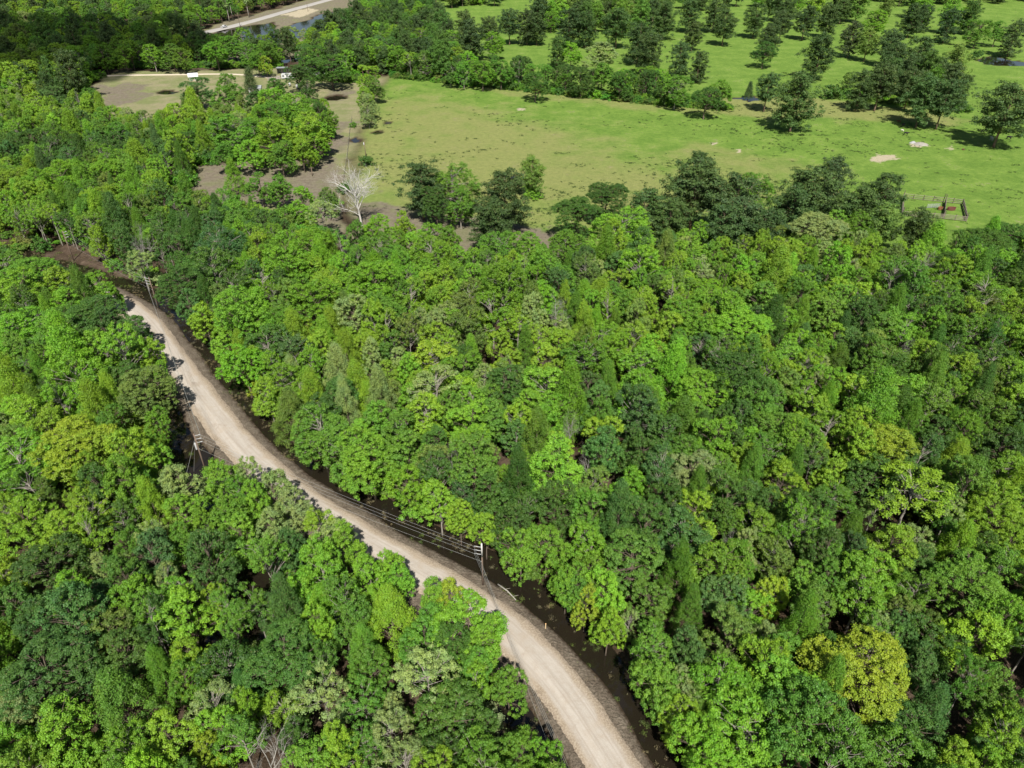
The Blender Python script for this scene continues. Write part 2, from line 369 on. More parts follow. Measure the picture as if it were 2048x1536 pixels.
# ------------------------------------------------------------------ roads
def ribbon(name, C, prof, mat, z=0.0):
    """prof: list of (offset, height); the strip's across and along go into an attribute"""
    C = np.asarray(C); t = np.gradient(C, axis=0); t /= np.linalg.norm(t, axis=1)[:, None]; n = np.c_[-t[:, 1], t[:, 0]]
    if np.mean(n[:, 0]) < 0: n = -n
    s = np.r_[0, np.cumsum(np.hypot(*np.diff(C, axis=0).T))]
    V = []; A = []; k = len(prof)
    for i in range(len(C)):
        for o, h in prof:
            wob = (float(fbm(s[i], o * 3 + 40, 3.0, 2)) - .5) * (.9 if abs(o) > 2 else .2)
            p = C[i] + n[i] * (o + wob); V.append((p[0], p[1], z + h + (float(fbm(p[0], p[1], 1.4, 2)) - .5) * .06)); A.append((o, s[i], 0, 1))
    i = np.arange(len(C) - 1)[:, None] * k + np.arange(k - 1)[None, :]
    me = mesh_np(name, V, np.stack([i, i + 1, i + k + 1, i + k], -1).reshape(-1, 4), mat=mat, smooth=True)
    a = me.attributes.new('lane', 'FLOAT_COLOR', 'POINT'); a.data.foreach_set('color', np.array(A, np.float32).ravel())
    bm = bmesh.new(); bm.from_mesh(me); bmesh.ops.recalc_face_normals(bm, faces=bm.faces)
    if sum(f.normal.z for f in bm.faces) < 0: bmesh.ops.reverse_faces(bm, faces=bm.faces)
    bm.to_mesh(me); bm.free()
    return tag(link(name, me), kind='structure')
def gravel_material():
    m, nt, out = new_mat('gravel_road'); q = N(nt); P = q.pos()
    a = q.n('ShaderNodeSeparateColor'); q.set(a.inputs[0], q.attr('lane').outputs['Color']); o, s = a.outputs[0], a.outputs[1]
    xy = q.n('ShaderNodeCombineXYZ'); q.set(xy.inputs[0], q.math('MULTIPLY', o, 3.0)); q.set(xy.inputs[1], q.math('MULTIPLY', s, .10))
    streak = q.noise(.9, 5, .65, xy.outputs[0])
    mid = q.noise(.25, 4, .6, P); fine = q.noise(4.5, 5, .75, P); speck = q.noise(13, 3, .7, P)
    base = q.mix(q.ramp(streak, .3, .7), c4((.312, .272, .226)), c4((.395, .354, .304)))
    absn = q.math('ABSOLUTE', q.math('ADD', o, q.math('MULTIPLY', q.math('SUBTRACT', mid, .5), 1.6)))
    edge = q.ramp(absn, 1.6, 2.5)
    track = q.ramp(q.math('ABSOLUTE', q.math('SUBTRACT', q.math('ABSOLUTE', q.math('ADD', o, q.math('MULTIPLY', q.math('SUBTRACT', mid, .5), .9))), .85)), .55, .15)
    base = q.mix(q.math('MULTIPLY', track, .38), base, c4((.42, .378, .325)))
    base = q.mix(q.math('MULTIPLY', q.ramp(q.noise(.42, 6, .7, P, .6), .56, .70), .55), base, c4((.235, .19, .145)))
    base = q.mix(edge, base, q.mix(q.ramp(fine, .4, .65), c4((.23, .18, .125)), c4((.35, .295, .225))))
    outer = q.ramp(absn, 2.35, 3.2)
    base = q.mix(outer, base, q.mix(q.ramp(fine, .42, .6), c4((.17, .13, .09)), c4((.33, .27, .20))))
    base = q.mix(q.math('MULTIPLY', q.ramp(mid, .5, .75), .5), base, c4((.35, .285, .215)))
    base = q.mix(q.math('MULTIPLY', q.ramp(q.noise(1.1, 5, .7, P), .42, .72), .45), base, c4((.31, .255, .20)))
    base = q.mix(q.math('MULTIPLY', q.ramp(speck, .58, .72), .5), base, c4((.58, .54, .48)))
    base = q.mix(q.math('MULTIPLY', q.ramp(fine, .35, .2), .35), base, c4((.25, .2, .15)))
    b = q.bump(q.math('ADD', q.math('MULTIPLY', streak, .5), fine), .6, .07)
    nt.links.new(q.bsdf(base, .95, .15, 0, b), out.inputs[0]); return m
prof = [(-4.3, -.55), (-3.4, -.12), (-2.8, .10), (-2.4, .17), (-1.8, .19), (-1.2, .17), (-.7, .25), (0, .28), (.7, .25), (1.2, .17), (1.8, .20), (2.4, .20), (2.8, .20), (3.4, -.05), (4.3, -.55)]
ribbon('gravel_road', RC[::1], prof, gravel_material())
hw = resample(smooth_line(resample(poly([(190, 130), (330, 86), (400, 66), (455, 56), (515, 40), (560, 26), (620, 10), (700, -12), (800, -30)]), 12), 6), 6)
m_hw = simple('worn_asphalt', (.33, .31, .28), .9, 0, .2, .05)
ribbon('far_road', hw, [(-4.5, -.3), (-3.6, .05), (0, .14), (3.6, .05), (4.5, -.3)], m_hw, .25)
dv = resample(smooth_line(resample(poly([(205, 152), (240, 150), (300, 150), (380, 149), (460, 147), (520, 152), (560, 158)]), 6), 4), 4)
ribbon('driveway', dv, [(-1.9, -.3), (-1.3, .04), (0, .08), (1.3, .04), (1.9, -.3)], simple('sandy_track', (.50, .43, .33), .95, 0, .25, .15), .08)

# ------------------------------------------------------------------ tree shapes
def leaves_mesh(name, rng, puffs, n, size, mat, aspect=.72, squash=.8, up=.35, jitter=.75, droop=0.0, shell=.42):
    """leaf-sized faces round the shells of many small clumps"""
    P = np.array([p[:3] for p in puffs]); R = np.array([p[3] for p in puffs]); w = R ** 2; w = w / w.sum()
    k = rng.choice(len(R), n, p=w)
    d = rng.normal(size=(n, 3)); d /= np.linalg.norm(d, axis=1)[:, None]
    low = (d[:, 2] < -.25) & (rng.rand(n) < .7); d[low, 2] *= -1
    rad = R[k] * (shell + (1.08 - shell) * rng.rand(n)); stray = rng.rand(n) < .16; rad = np.where(stray, R[k] * (1.0 + .7 * rng.rand(n)), rad)
    pos = P[k] + d * rad[:, None] * np.array([1, 1, squash]); pos[:, 2] -= droop * rad * (d[:, 0] ** 2 + d[:, 1] ** 2)
    nn = d * .8 + np.array([0, 0, up]) + rng.normal(size=(n, 3)) * jitter * .5; nn /= np.linalg.norm(nn, axis=1)[:, None]
    a = np.cross(nn, rng.normal(size=(n, 3))); a /= np.linalg.norm(a, axis=1)[:, None]; b = np.cross(nn, a)
    s = size * (.55 + .8 * rng.rand(n)); s = s[:, None]
    V = np.empty((n, 4, 3)); V[:, 0] = pos - a * s; V[:, 1] = pos - b * s * aspect + nn * s * .12; V[:, 2] = pos + a * s; V[:, 3] = pos + b * s * aspect + nn * s * .12
    me = mesh_np(name, V.reshape(-1, 3), np.arange(n * 4).reshape(-1, 4), mat=mat)
    lv = rng.rand(n); pv = np.clip(rng.rand(len(R)) ** 2, 0, 1)[k] * .8 + rng.rand(n) * .2
    C = np.stack([lv, pv, lv, np.ones(n)], -1); C = np.repeat(C, 4, 0)
    at = me.attributes.new('leafvar', 'FLOAT_COLOR', 'POINT'); at.data.foreach_set('color', C.astype(np.float32).ravel())
    return me
def trunk_mesh(name, rng, puffs, H, r0, mat, fork=.35, lean=.0, top=.85, wob=.25, twig=.03, every=1):
    mb = MB(); n = 9; ax = rng.normal() * lean; ay = rng.normal() * lean
    line = []
    for i in range(n):
        t = i / (n - 1); line.append(Vector((ax * H * t * t + rng.normal() * wob * t * .5, ay * H * t * t + rng.normal() * wob * t * .5, -.5 + (H * top + .5) * t)))
    mb.tube(line, [r0 * (1.35 if i == 0 else 1) * (1 - .82 * i / (n - 1)) for i in range(n)], 7)
    for p in puffs[::every]:
        c = Vector(p[:3]); tz = max(H * fork * (.8 + .4 * rng.rand()), min(H * top * .9, c.z - (.25 + .4 * rng.rand()) * math.hypot(c.x, c.y) - .8))
        i = min(n - 2, max(0, int((tz + .5) / (H * top + .5) * (n - 1)))); s = line[i].lerp(line[i + 1], rng.rand())
        L = (c - s).length
        mid = s.lerp(c, .5) + Vector((rng.normal() * .07 * L, rng.normal() * .07 * L, .07 * L + rng.normal() * .04 * L))
        r = max(twig, r0 * .28 * min(1, L / 4))
        mb.tube([s, s.lerp(mid, .6), mid, mid.lerp(c, .55), c], [r, r * .8, r * .62, r * .4, twig * .6], 4, False)
        for _ in range(2):
            e = c + Vector(rng.normal(size=3)) * p[3] * .55; mb.tube([mid.lerp(c, .5), c.lerp(e, .5), e], [r * .4, twig * .7, twig * .4], 3, False)
    return mb.mesh(name, mat, True)
def broad_puffs(rng, R, H, base, lobes=7, per=24, pr=(.075, .14), flat=1.0, rough=.3):
    """crown of several leafy lobes, each a cluster of small clumps on its outer side"""
    zc = H * (base + 1) / 2; hz = H * (1 - base) / 2; out = []
    az0 = rng.rand() * 6.28
    L = [(rng.normal() * .08 * R, rng.normal() * .08 * R, zc + hz * .42, .56)]
    for i in range(lobes):
        a = az0 + 6.28 * i / lobes + rng.normal() * .35; q = .36 + .28 * rng.rand()
        L.append((math.cos(a) * R * q, math.sin(a) * R * q, zc + hz * (rng.rand() * 1.1 - .62), .40 + .2 * rng.rand()))
    for (x, y, z, s) in L:
        for _ in range(per):
            d = rng.normal(size=3); d /= np.linalg.norm(d); d[2] = abs(d[2]) if rng.rand() < .72 else d[2]
            o = np.array([x / R, y / R, (z - zc) / hz]); o = o / (np.linalg.norm(o) + .3); d = d + o * .6; d /= np.linalg.norm(d)
            r = R * (pr[0] + (pr[1] - pr[0]) * rng.rand()); k = s * (1.0 - rough * rng.rand() ** 1.5)
            px, py, pz = x + d[0] * R * k * .95, y + d[1] * R * k * .95, z + d[2] * hz * k * 1.05 * flat
            pz = min(pz, H - r * .5)
            out.append((px, py, max(pz, H * base * .7 + rng.rand()), r))
    return out
def dead_mesh(name, rng, H, r0, mat, spread=1.0, forks=(9, 6, 5, 4)):
    """bare trunk that forks into limbs, branches and fine twigs"""
    mb = MB()
    def grow(p, d, L, r, lev):
        n = 4; pts = [p]; q = p.copy(); e = d.copy()
        for i in range(n):
            e = (e + Vector(rng.normal(size=3)) * (.025 if lev == 0 else .20) + Vector((0, 0, .05))).normalized(); q = q + e * L / n; pts.append(q.copy())
        end = .35 if lev < 3 else .2
        mb.tube(pts, [r * (1 - (1 - end) * i / n) for i in range(n + 1)], (7, 5, 4, 3, 3)[lev], False)
        if lev >= 4: return
        k = forks[lev]
        for i in range(k):
            t = .30 + .70 * (i + rng.rand()) / k; a = pts[min(n - 1, int(t * n))].lerp(pts[min(n, int(t * n) + 1)], t * n % 1)
            s = Vector(rng.normal(size=3)); s = (s - e * s.dot(e)); s = s.normalized() if s.length > .01 else Vector((1, 0, 0))
            ang = .45 + .5 * rng.rand(); nd = (e * math.cos(ang) + s * math.sin(ang) * spread).normalized()
            if nd.z < -.15: nd.z *= -.3
            grow(a, nd, L * (.42 + .22 * rng.rand()), r * (.34 + .14 * rng.rand()), lev + 1)
    grow(Vector((0, 0, -.5)), Vector((rng.normal() * .02, rng.normal() * .02, 1)).normalized(), H * .72, r0, 0)
    return mb.mesh(name, mat, True)
def pine_puffs(rng, R, H, base=.2, n=120):
    out = []; k = 0
    levels = 15
    for i in range(levels):                                   # boughs, each ending in several needle clumps
        t = (i + .7 * rng.rand()) / levels; z = H * (base + (1 - base) * t * .96)
        env = R * math.sqrt(max(.05, 1 - (max(0, t - .38) / .66) ** 2)) * (.72 + .28 * min(1, t / .3))
        for b in range(4 if t < .8 else 3):
            a = i * 2.1 + b * 6.28 / (4 if t < .8 else 3) + rng.normal() * .45; reach = env * (.55 + .45 * rng.rand())
            for c in range(4):
                q = reach * (.45 + .55 * c / 3); w = .16 * R * (c > 0)
                out.append((math.cos(a) * q + rng.normal() * w, math.sin(a) * q + rng.normal() * w, z + q * .12 + rng.normal() * .6, R * (.10 + .09 * rng.rand())))
    out.append((0, 0, H * .97, R * .16)); return out
def cone_puffs(rng, R, H, base=.2, n=50, pw=1.0):
    out = []
    for i in range(n):
        t = (i + rng.rand()) / n; z = H * (base + (1 - base) * t * .97); a = i * 2.4 + rng.normal() * .4
        q = R * (1 - t ** pw * .9) * (.45 + .5 * rng.rand()); out.append((math.cos(a) * q, math.sin(a) * q, z, R * (.20 + .12 * rng.rand())))
    return out
PROTO = {}     # kind of shape -> list of (crown mesh, trunk mesh); nominal crown width 10 m, height 14 m
def add_proto(kind, crown, trunk): PROTO.setdefault(kind, []).append((crown, trunk))
def build_protos():
    for i in range(9):                                           # lobed broadleaf crowns
        rng = np.random.RandomState(100 + i)
        pf = broad_puffs(rng, 5, 14, .13 + .06 * rng.rand(), 6 + i % 4, 36, (.06, .12), 1.0, .24)
        add_proto('broad', leaves_mesh('crown', rng, pf, 23000, .122, M_leaf), trunk_mesh('trunk', rng, pf, 14, .22, M_palebark if i % 3 == 0 else M_bark, .3, .01, .8, .25, .03, 4))
    for i in range(4):                                           # wide dense domes
        rng = np.random.RandomState(200 + i)
        pf = broad_puffs(rng, 5, 14, .20, 10, 34, (.055, .10), .85, .18)
        add_proto('dome', leaves_mesh('crown', rng, pf, 25000, .110, M_leaf, .7, .8, .45), trunk_mesh('trunk', rng, pf, 14, .28, M_bark, .25, .01, .7, .25, .03, 5))
    for i in range(4):                                           # the same for the largest trees, with leaves kept small
        rng = np.random.RandomState(150 + i)
        pf = broad_puffs(rng, 5, 14, .13, 9 + i, 56, (.045, .095), 1.0, .26)
        add_proto('broad_large', leaves_mesh('crown', rng, pf, 42000, .085, M_leaf), trunk_mesh('trunk', rng, pf, 14, .22, M_palebark if i % 2 else M_bark, .3, .01, .8, .25, .025, 7))
    for i in range(2):
        rng = np.random.RandomState(250 + i)
        pf = broad_puffs(rng, 5, 14, .20, 13, 54, (.04, .08), .85, .2)
        add_proto('dome_large', leaves_mesh('crown', rng, pf, 44000, .080, M_leaf, .7, .8, .45), trunk_mesh('trunk', rng, pf, 14, .26, M_bark, .25, .01, .7, .25, .025, 8))
    for i in range(3):                                           # soft feathery crowns
        rng = np.random.RandomState(300 + i)
        pf = cone_puffs(rng, 5, 14, .12, 150, 1.6)
        pf = [(a, b, c, r * .55) for a, b, c, r in pf]
        add_proto('soft', leaves_mesh('crown', rng, pf, 20000, .165, M_leaf, .30, 1.0, .2, .9, .35, .4), trunk_mesh('trunk', rng, pf, 14, .22, M_bark, .2, .01, .92, .25, .03, 4))
    for i in range(4):                                           # thin crowns with pale limbs showing
        rng = np.random.RandomState(400 + i)
        pf = broad_puffs(rng, 5, 14, .26, 6, 14, (.07, .13), 1.0, .45)
        add_proto('sparse', leaves_mesh('crown', rng, pf, 9000, .115, M_leaf), trunk_mesh('trunk', rng, pf, 14, .22, M_palebark, .3, .03, .8, .4, .035, 2))
    for i in range(5):                                           # pines
        rng = np.random.RandomState(500 + i)
        pf = pine_puffs(rng, 5, 14, .08 + .06 * i)
        add_proto('pine', leaves_mesh('crown', rng, pf, 17000, .23, M_needle, .36, .7, .45, .9, 0, .3), trunk_mesh('trunk', rng, pf, 14, .24, M_pinebark, .2, .015, .95, .25, .03, 4))
    for i in range(4):                                           # bare dead trees
        rng = np.random.RandomState(600 + i)
        add_proto('dead', None, dead_mesh('trunk', rng, 14, .26, M_deadwood, 1.0 + .15 * i))
    rng = np.random.RandomState(662)                             # the great dead tree by the mud
    add_proto('dead_large', None, dead_mesh('trunk', rng, 15, .30, simple('bleached_wood', (.54, .515, .47), .85, 0, .2, 1.0), .95, (14, 8, 5, 4)))
    for i in range(3):                                           # shrubs, nominal 4 m wide and 3 m high
        rng = np.random.RandomState(700 + i)
        pf = [(rng.normal() * .95, rng.normal() * .95, .3 + rng.rand() * 2.1, .25 + .25 * rng.rand()) for _ in range(60)]
        add_proto('shrub', leaves_mesh('crown', rng, pf, 3600, .11, M_leaf), trunk_mesh('stem', rng, pf, 2.4, .06, M_bark, .15, .02, .7, .1, .02, 4))
    for i in range(2):                                           # cedars: close dark cones
        rng = np.random.RandomState(800 + i)
        pf = cone_puffs(rng, 4.4, 14, .06, 90, 1.1)
        add_proto('cedar', leaves_mesh('crown', rng, pf, 10000, .2, M_needle, .45, 1.0, .2, .8, .2, .55), trunk_mesh('trunk', rng, pf, 14, .26, M_bark, .1, .0, .95, .25, .03, 3))
build_protos()

# ------------------------------------------------------------------ the trees that stand out: place of the crown, its width, tone and shape
TINT = {'Y': (.262, .365, .032), 'A': (.205, .342, .029), 'L': (.158, .318, .028), 'G': (.112, .236, .029), 'D': (.070, .152, .027),
        'B': (.078, .172, .044), 'O': (.138, .218, .042), 'P': (.235, .320, .110), 'N': (.058, .106, .029), 'R': (.17, .095, .05)}
SHAPE = {'': 'broad', 'd': 'dome', 's': 'soft', 'x': 'sparse', 'p': 'pine', 'k': 'dead', 'c': 'cedar'}
ANCHORS = '''
1350 1490 90 L;1420 1510 100 L;1330 1380 70 G;1390 1400 70 G;640 268 50 L;655 242 40 L;602 298 50 A;560 308 50 G;500 304 50 L;450 308 44 G;630 288 44 L;465 345 46 Ls;520 368 46 G;562 374 50 G;605 398 50 L;642 426 54 Px;655 396 40 O;590 1012 70 P;640 1046 76 Ax;690 1096 76 L;706 1062 44 Px;800 1160 60 L;868 1202 66 L;966 1292 60 L;986 1262 48 L;338 742 36 L;330 694 34 A;304 626 54 B;716 388 92 Pk;150 890 145 Yd;284 777 120 Od;307 702 60 A;294 651 70 Bd;191 685 70 D;191 630 110 Dd;113 671 90 Gx;62 764 50 Pk;113 788 80 Dx;41 822 70 L;219 856 80 G;34 890 90 O;239 900 80 L;312 849 56 L;306 921 66 L;290 962 60 G;205 969 120 Dd;362 969 100 P;444 958 90 L;502 940 55 Px;547 985 80 P;68 975 90 Gx;478 726 95 Ld;564 760 80 L;506 794 60 A;560 832 90 Os;581 890 110 G;666 907 100 G;410 692 50 L;448 610 80 O;393 644 70 A;533 682 75 D;588 699 70 Bx;649 668 60 Ls;680 617 55 As;567 624 70 Gx;625 726 70 L;677 788 70 D;284 497 60 Pk;267 528 60 Px;113 569 80 A;20 521 60 D;205 572 70 L;137 606 70 L;
763 617 90 Gd;859 719 90 Y;920 777 55 A;872 774 104 Px;930 719 60 D;1012 774 85 Dd;968 753 50 P;1098 767 85 L;1200 682 90 L;1282 729 80 L;1098 719 65 A;1194 808 75 B;1282 788 85 L;1098 832 75 L;1218 873 85 A;1112 934 105 L;941 849 80 L;866 880 50 Dd;725 924 120 L;862 928 75 O;975 917 60 O;903 921 50 Pk;1139 876 50 Pk;1177 934 45 Pk;1262 965 70 L;1187 969 70 O;1030 938 60 L;800 863 80 G;763 835 75 G;681 788 70 D;712 760 70 As;691 692 60 As;736 692 50 A;688 617 60 Os;787 692 60 G;941 596 80 O;1002 682 50 A;913 651 60 L;1047 545 36 Pk;954 552 50 Px;1019 562 60 Bx;1187 541 50 Px;1118 565 60 B;1200 593 70 As;1112 627 55 Pk;1118 692 60 A;893 630 55 Px;838 654 50 Dx;1255 610 70 G;1275 524 80 Gd;
1375 639 90 L;1361 532 60 A;1406 542 60 Px;1506 539 65 L;1589 521 60 L;1617 556 60 Bd;1717 518 55 A;1651 515 70 P;1520 594 70 G;1672 584 60 A;1634 615 60 L;1741 594 65 A;1838 546 50 Pk;1900 532 75 Dd;1879 580 65 L;1959 608 65 Ox;2010 535 65 L;1575 718 80 G;1699 684 60 B;1748 687 60 O;1668 677 60 A;1803 718 34 Pk;1554 857 105 Gd;1402 777 110 Ld;1623 815 75 A;1769 895 115 Y;1876 871 80 Dd;1941 960 90 Gs;1381 940 95 Pd;1565 964 80 A;1430 877 80 L;1492 919 60 A;1668 954 70 A;1641 905 38 Y;1858 715 70 A;1928 736 65 A;1983 757 60 O;2024 680 70 L;1980 826 80 G;2014 936 70 L;
105 1129 125 Dd;300 1080 80 Px;202 1129 45 P;405 1045 60 L;422 1094 34 Pk;481 1063 70 L;363 1091 70 G;188 1031 90 Ax;241 1035 70 D;258 1140 60 O;335 1154 50 Px;272 1195 90 L;370 1223 110 L;429 1199 60 Ax;513 1216 80 Gx;537 1216 55 B;565 1314 160 Dd;140 1195 80 L;35 1209 80 D;216 1265 90 O;94 1342 170 Bd;237 1394 140 Gs;122 1471 120 L;429 1412 100 Px;649 1401 110 Px;450 1457 90 L;349 1471 110 Ad;251 1488 80 L;412 1506 60 Y;370 1356 70 G;384 1314 90 A;545 1530 110 Pk;656 1080 90 Px;548 1052 70 P;604 1178 60 L;506 1419 70 L;593 1464 70 D;40 1420 80 P;
780 1223 115 As;741 1153 80 L;772 1133 60 L;922 1181 70 Y;937 1241 130 L;849 1272 100 G;853 1356 125 Px;954 1324 65 G;1017 1366 75 G;950 1363 60 L;738 1335 90 G;898 1436 140 Dd;968 1464 90 D;1041 1499 80 G;1090 1516 60 L;884 1499 90 Dx;786 1412 50 P;780 1464 90 Px;727 1482 80 G;1020 1115 70 L;968 1059 60 A;1094 1091 80 L;1177 1087 80 L;1090 1195 70 L;1128 1234 50 Y;1153 1178 55 G;1209 1181 75 L;1268 1115 115 Gd;1202 1258 65 A;1258 1244 40 Px;1278 1377 100 L;1303 1286 80 G;1184 1021 80 G;1303 1195 80 Gd;1331 1436 70 A;1334 1042 45 Pk;856 1024 80 L;755 1021 80 L;902 1045 60 A;
1518 1052 85 L;1431 1126 110 L;1455 1087 36 Pk;1549 1108 70 O;1487 1091 60 P;1448 1188 90 Bd;1546 1185 60 Y;1630 1202 80 G;1710 1094 55 B;1780 1094 95 A;1724 1188 110 G;1835 1174 75 G;1947 1167 140 Gd;1947 1272 115 A;1720 1338 195 Yd;1577 1387 140 L;1500 1450 140 L;1459 1279 110 O;1532 1265 55 Px;1752 1244 65 Px;1794 1227 70 O;1853 1251 60 O;1863 1412 100 Bs;1787 1506 130 G;2003 1464 90 A;1982 1366 90 G;1905 1516 90 A;1989 1028 120 A;1898 1028 70 Px;1835 1087 65 P;2017 1087 70 A;1644 1077 80 G;1392 1021 80 A;1361 1384 70 P;1375 1290 80 B;1647 1297 70 D;1835 1331 70 B;1696 1485 80 D;1752 1014 70 Ox;
161 116 40 Od;205 109 44 L;246 109 40 L;273 99 34 Px;304 106 44 L;342 106 44 G;362 113 36 G;431 103 46 L;407 82 36 D;492 103 40 G;533 99 40 G;530 126 26 Y;513 120 36 G;577 68 36 P;499 160 34 Nc;396 174 60 Bd;451 164 36 G;550 178 52 D;598 147 52 Dd;615 171 34 D;660 130 84 Dd;628 112 60 Dd;700 110 50 G;735 150 40 A;745 170 40 G;730 190 36 A;738 205 34 P;735 222 30 P;455 195 60 G;520 205 60 D;590 215 80 L;610 260 80 A;540 270 80 L;470 260 80 G;
1402 332 46 Np;1392 373 100 Np;1509 373 72 G;1471 397 90 Np;1485 439 80 Np;1444 455 80 Np;1617 384 90 Np;1585 415 80 Np;1661 359 80 Np;1634 460 105 Pd;1772 387 70 Np;1713 415 80 Np;1768 439 60 Op;1836 458 70 Np;1969 490 95 Dd;2024 477 90 Dd;1364 411 30 Rp;1720 456 66 L;1672 446 60 L;1375 494 80 L;1596 511 60 A;1525 463 70 Np;1340 440 70 Np;
842 366 76 Np;907 362 90 G;872 403 60 D;920 407 55 G;1009 386 86 Np;982 441 70 Np;1064 342 44 Op;1153 424 90 Dd;1214 393 86 Dd;1289 424 84 Np;1248 454 110 L;756 466 70 L;807 444 40 A;859 474 60 L;900 478 50 G;1071 164 48 Dd;1000 490 70 G;1060 494 70 L;1130 494 70 G;
937 120 40 L;927 140 40 G;965 143 44 L;1002 140 44 G;1043 126 44 Dd;1163 154 46 D;1204 147 50 G;1241 161 44 D;1296 150 56 Ld;1354 173 56 G;1413 194 56 Dd;1440 180 46 G;1499 180 22 Nc;1537 173 46 Np;1596 187 86 Np;1724 169 50 Np;1765 162 60 Np;1852 187 70 Np;1893 194 66 Np;1824 166 54 Np;2017 214 110 Np;1914 118 52 Op;1838 104 56 Np;1641 100 64 Np;1530 100 46 Dd;1540 69 40 Np;1451 45 46 Np;1388 62 36 Np;1361 110 44 Np;1399 124 36 Np;1706 69 44 Np;1738 80 40 Op;1782 86 46 Np;1613 35 44 Np;1565 45 40 Np;1658 31 44 Np;1513 31 44 Np;1755 38 50 L;1827 31 44 Np;1900 41 44 Np;1959 59 46 G;1997 59 40 G;2031 66 46 Np;1928 31 40 L;1790 115 50 Np;1870 140 44 Np;1695 160 30 O;
725 44 46 Np;773 79 48 Lx;842 72 36 Lx;886 75 36 Np;879 44 50 Np;852 41 44 Np;930 44 40 Np;941 68 54 Np;985 82 46 L;978 58 40 Np;1019 44 44 Np;1054 44 44 Np;1074 48 40 Np;1139 44 50 Np;1173 48 46 Np;1235 44 60 Np;1279 75 56 Np;1300 96 56 Np;1115 96 36 Np;1142 103 40 L;1200 106 70 P;1330 30 50 Np;1430 20 44 Np;1380 20 44 Np;640 60 36 Np;665 50 40 Np;610 72 30 Px;690 80 40 G;740 95 46 G;790 110 44 L;820 120 40 Lx;850 120 44 G;880 115 40 G;900 140 36 D;640 95 36 G;680 110 44 D
'''
TREES = []      # dicts: x, y, D (crown width), H, kind, tint letter, uv, anchor
def height_for(kind, D, d):
    if kind == 'pine': return min(24, max(8, 1.0 * D + 6.5))
    if kind in ('dead',): return min(17, max(7, .9 * D + 6))
    if kind == 'cedar': return D * 1.5
    if kind == 'dome': return min(17.5, max(6.5, .62 * D + 6.5))
    if kind == 'soft': return min(17.5, max(7, .85 * D + 6.5))
    return min(18, max(6.5, .70 * D + 6.8))
ZC = {'pine': .66, 'dead': .6, 'cedar': .5, 'dome': .68, 'soft': .6, 'broad': .66, 'sparse': .66}
for it in ANCHORS.replace('\n', ';').split(';'):
    it = it.split()
    if len(it) < 4: continue
    u, v, dpx, t = float(it[0]), float(it[1]), float(it[2]), it[3]
    kind = SHAPE[t[1:]]; zc = 9.0
    for _ in range(5):
        x, y = G(u, v, zc); dep = depth_of(x, y, zc); D = dpx * dep / FPX
        H = height_for(kind, D, dep); zc = ZC[kind] * H
    near_road = abs(float(road_side(np.array([x]), np.array([y]))[0])) < 24
    D = min(D * (.8 if kind == 'dead' and dpx < 90 else 1.0 if kind == 'dead' or (near_road and u < 480) else 1.28 if kind == 'pine' and 320 < v < 480 and u < 1800 else 1.14), 23)
    TREES.append(dict(x=x, y=y, D=D, H=H, kind=kind, t=t[0], anchor=True))
# keep trunks out of the carriageway
for T in TREES:
    s = float(road_side(np.array([T['x']]), np.array([T['y']]))[0]); lim = 8.6 if s > 0 else 5.2
    if abs(s) < lim:
        i = int(np.argmin(np.hypot(RC[:, 0] - T['x'], RC[:, 1] - T['y']))); q = nrm[i] * (lim - abs(s)) * (1 if s > 0 else -1)
        T['x'] += q[0]; T['y'] += q[1]

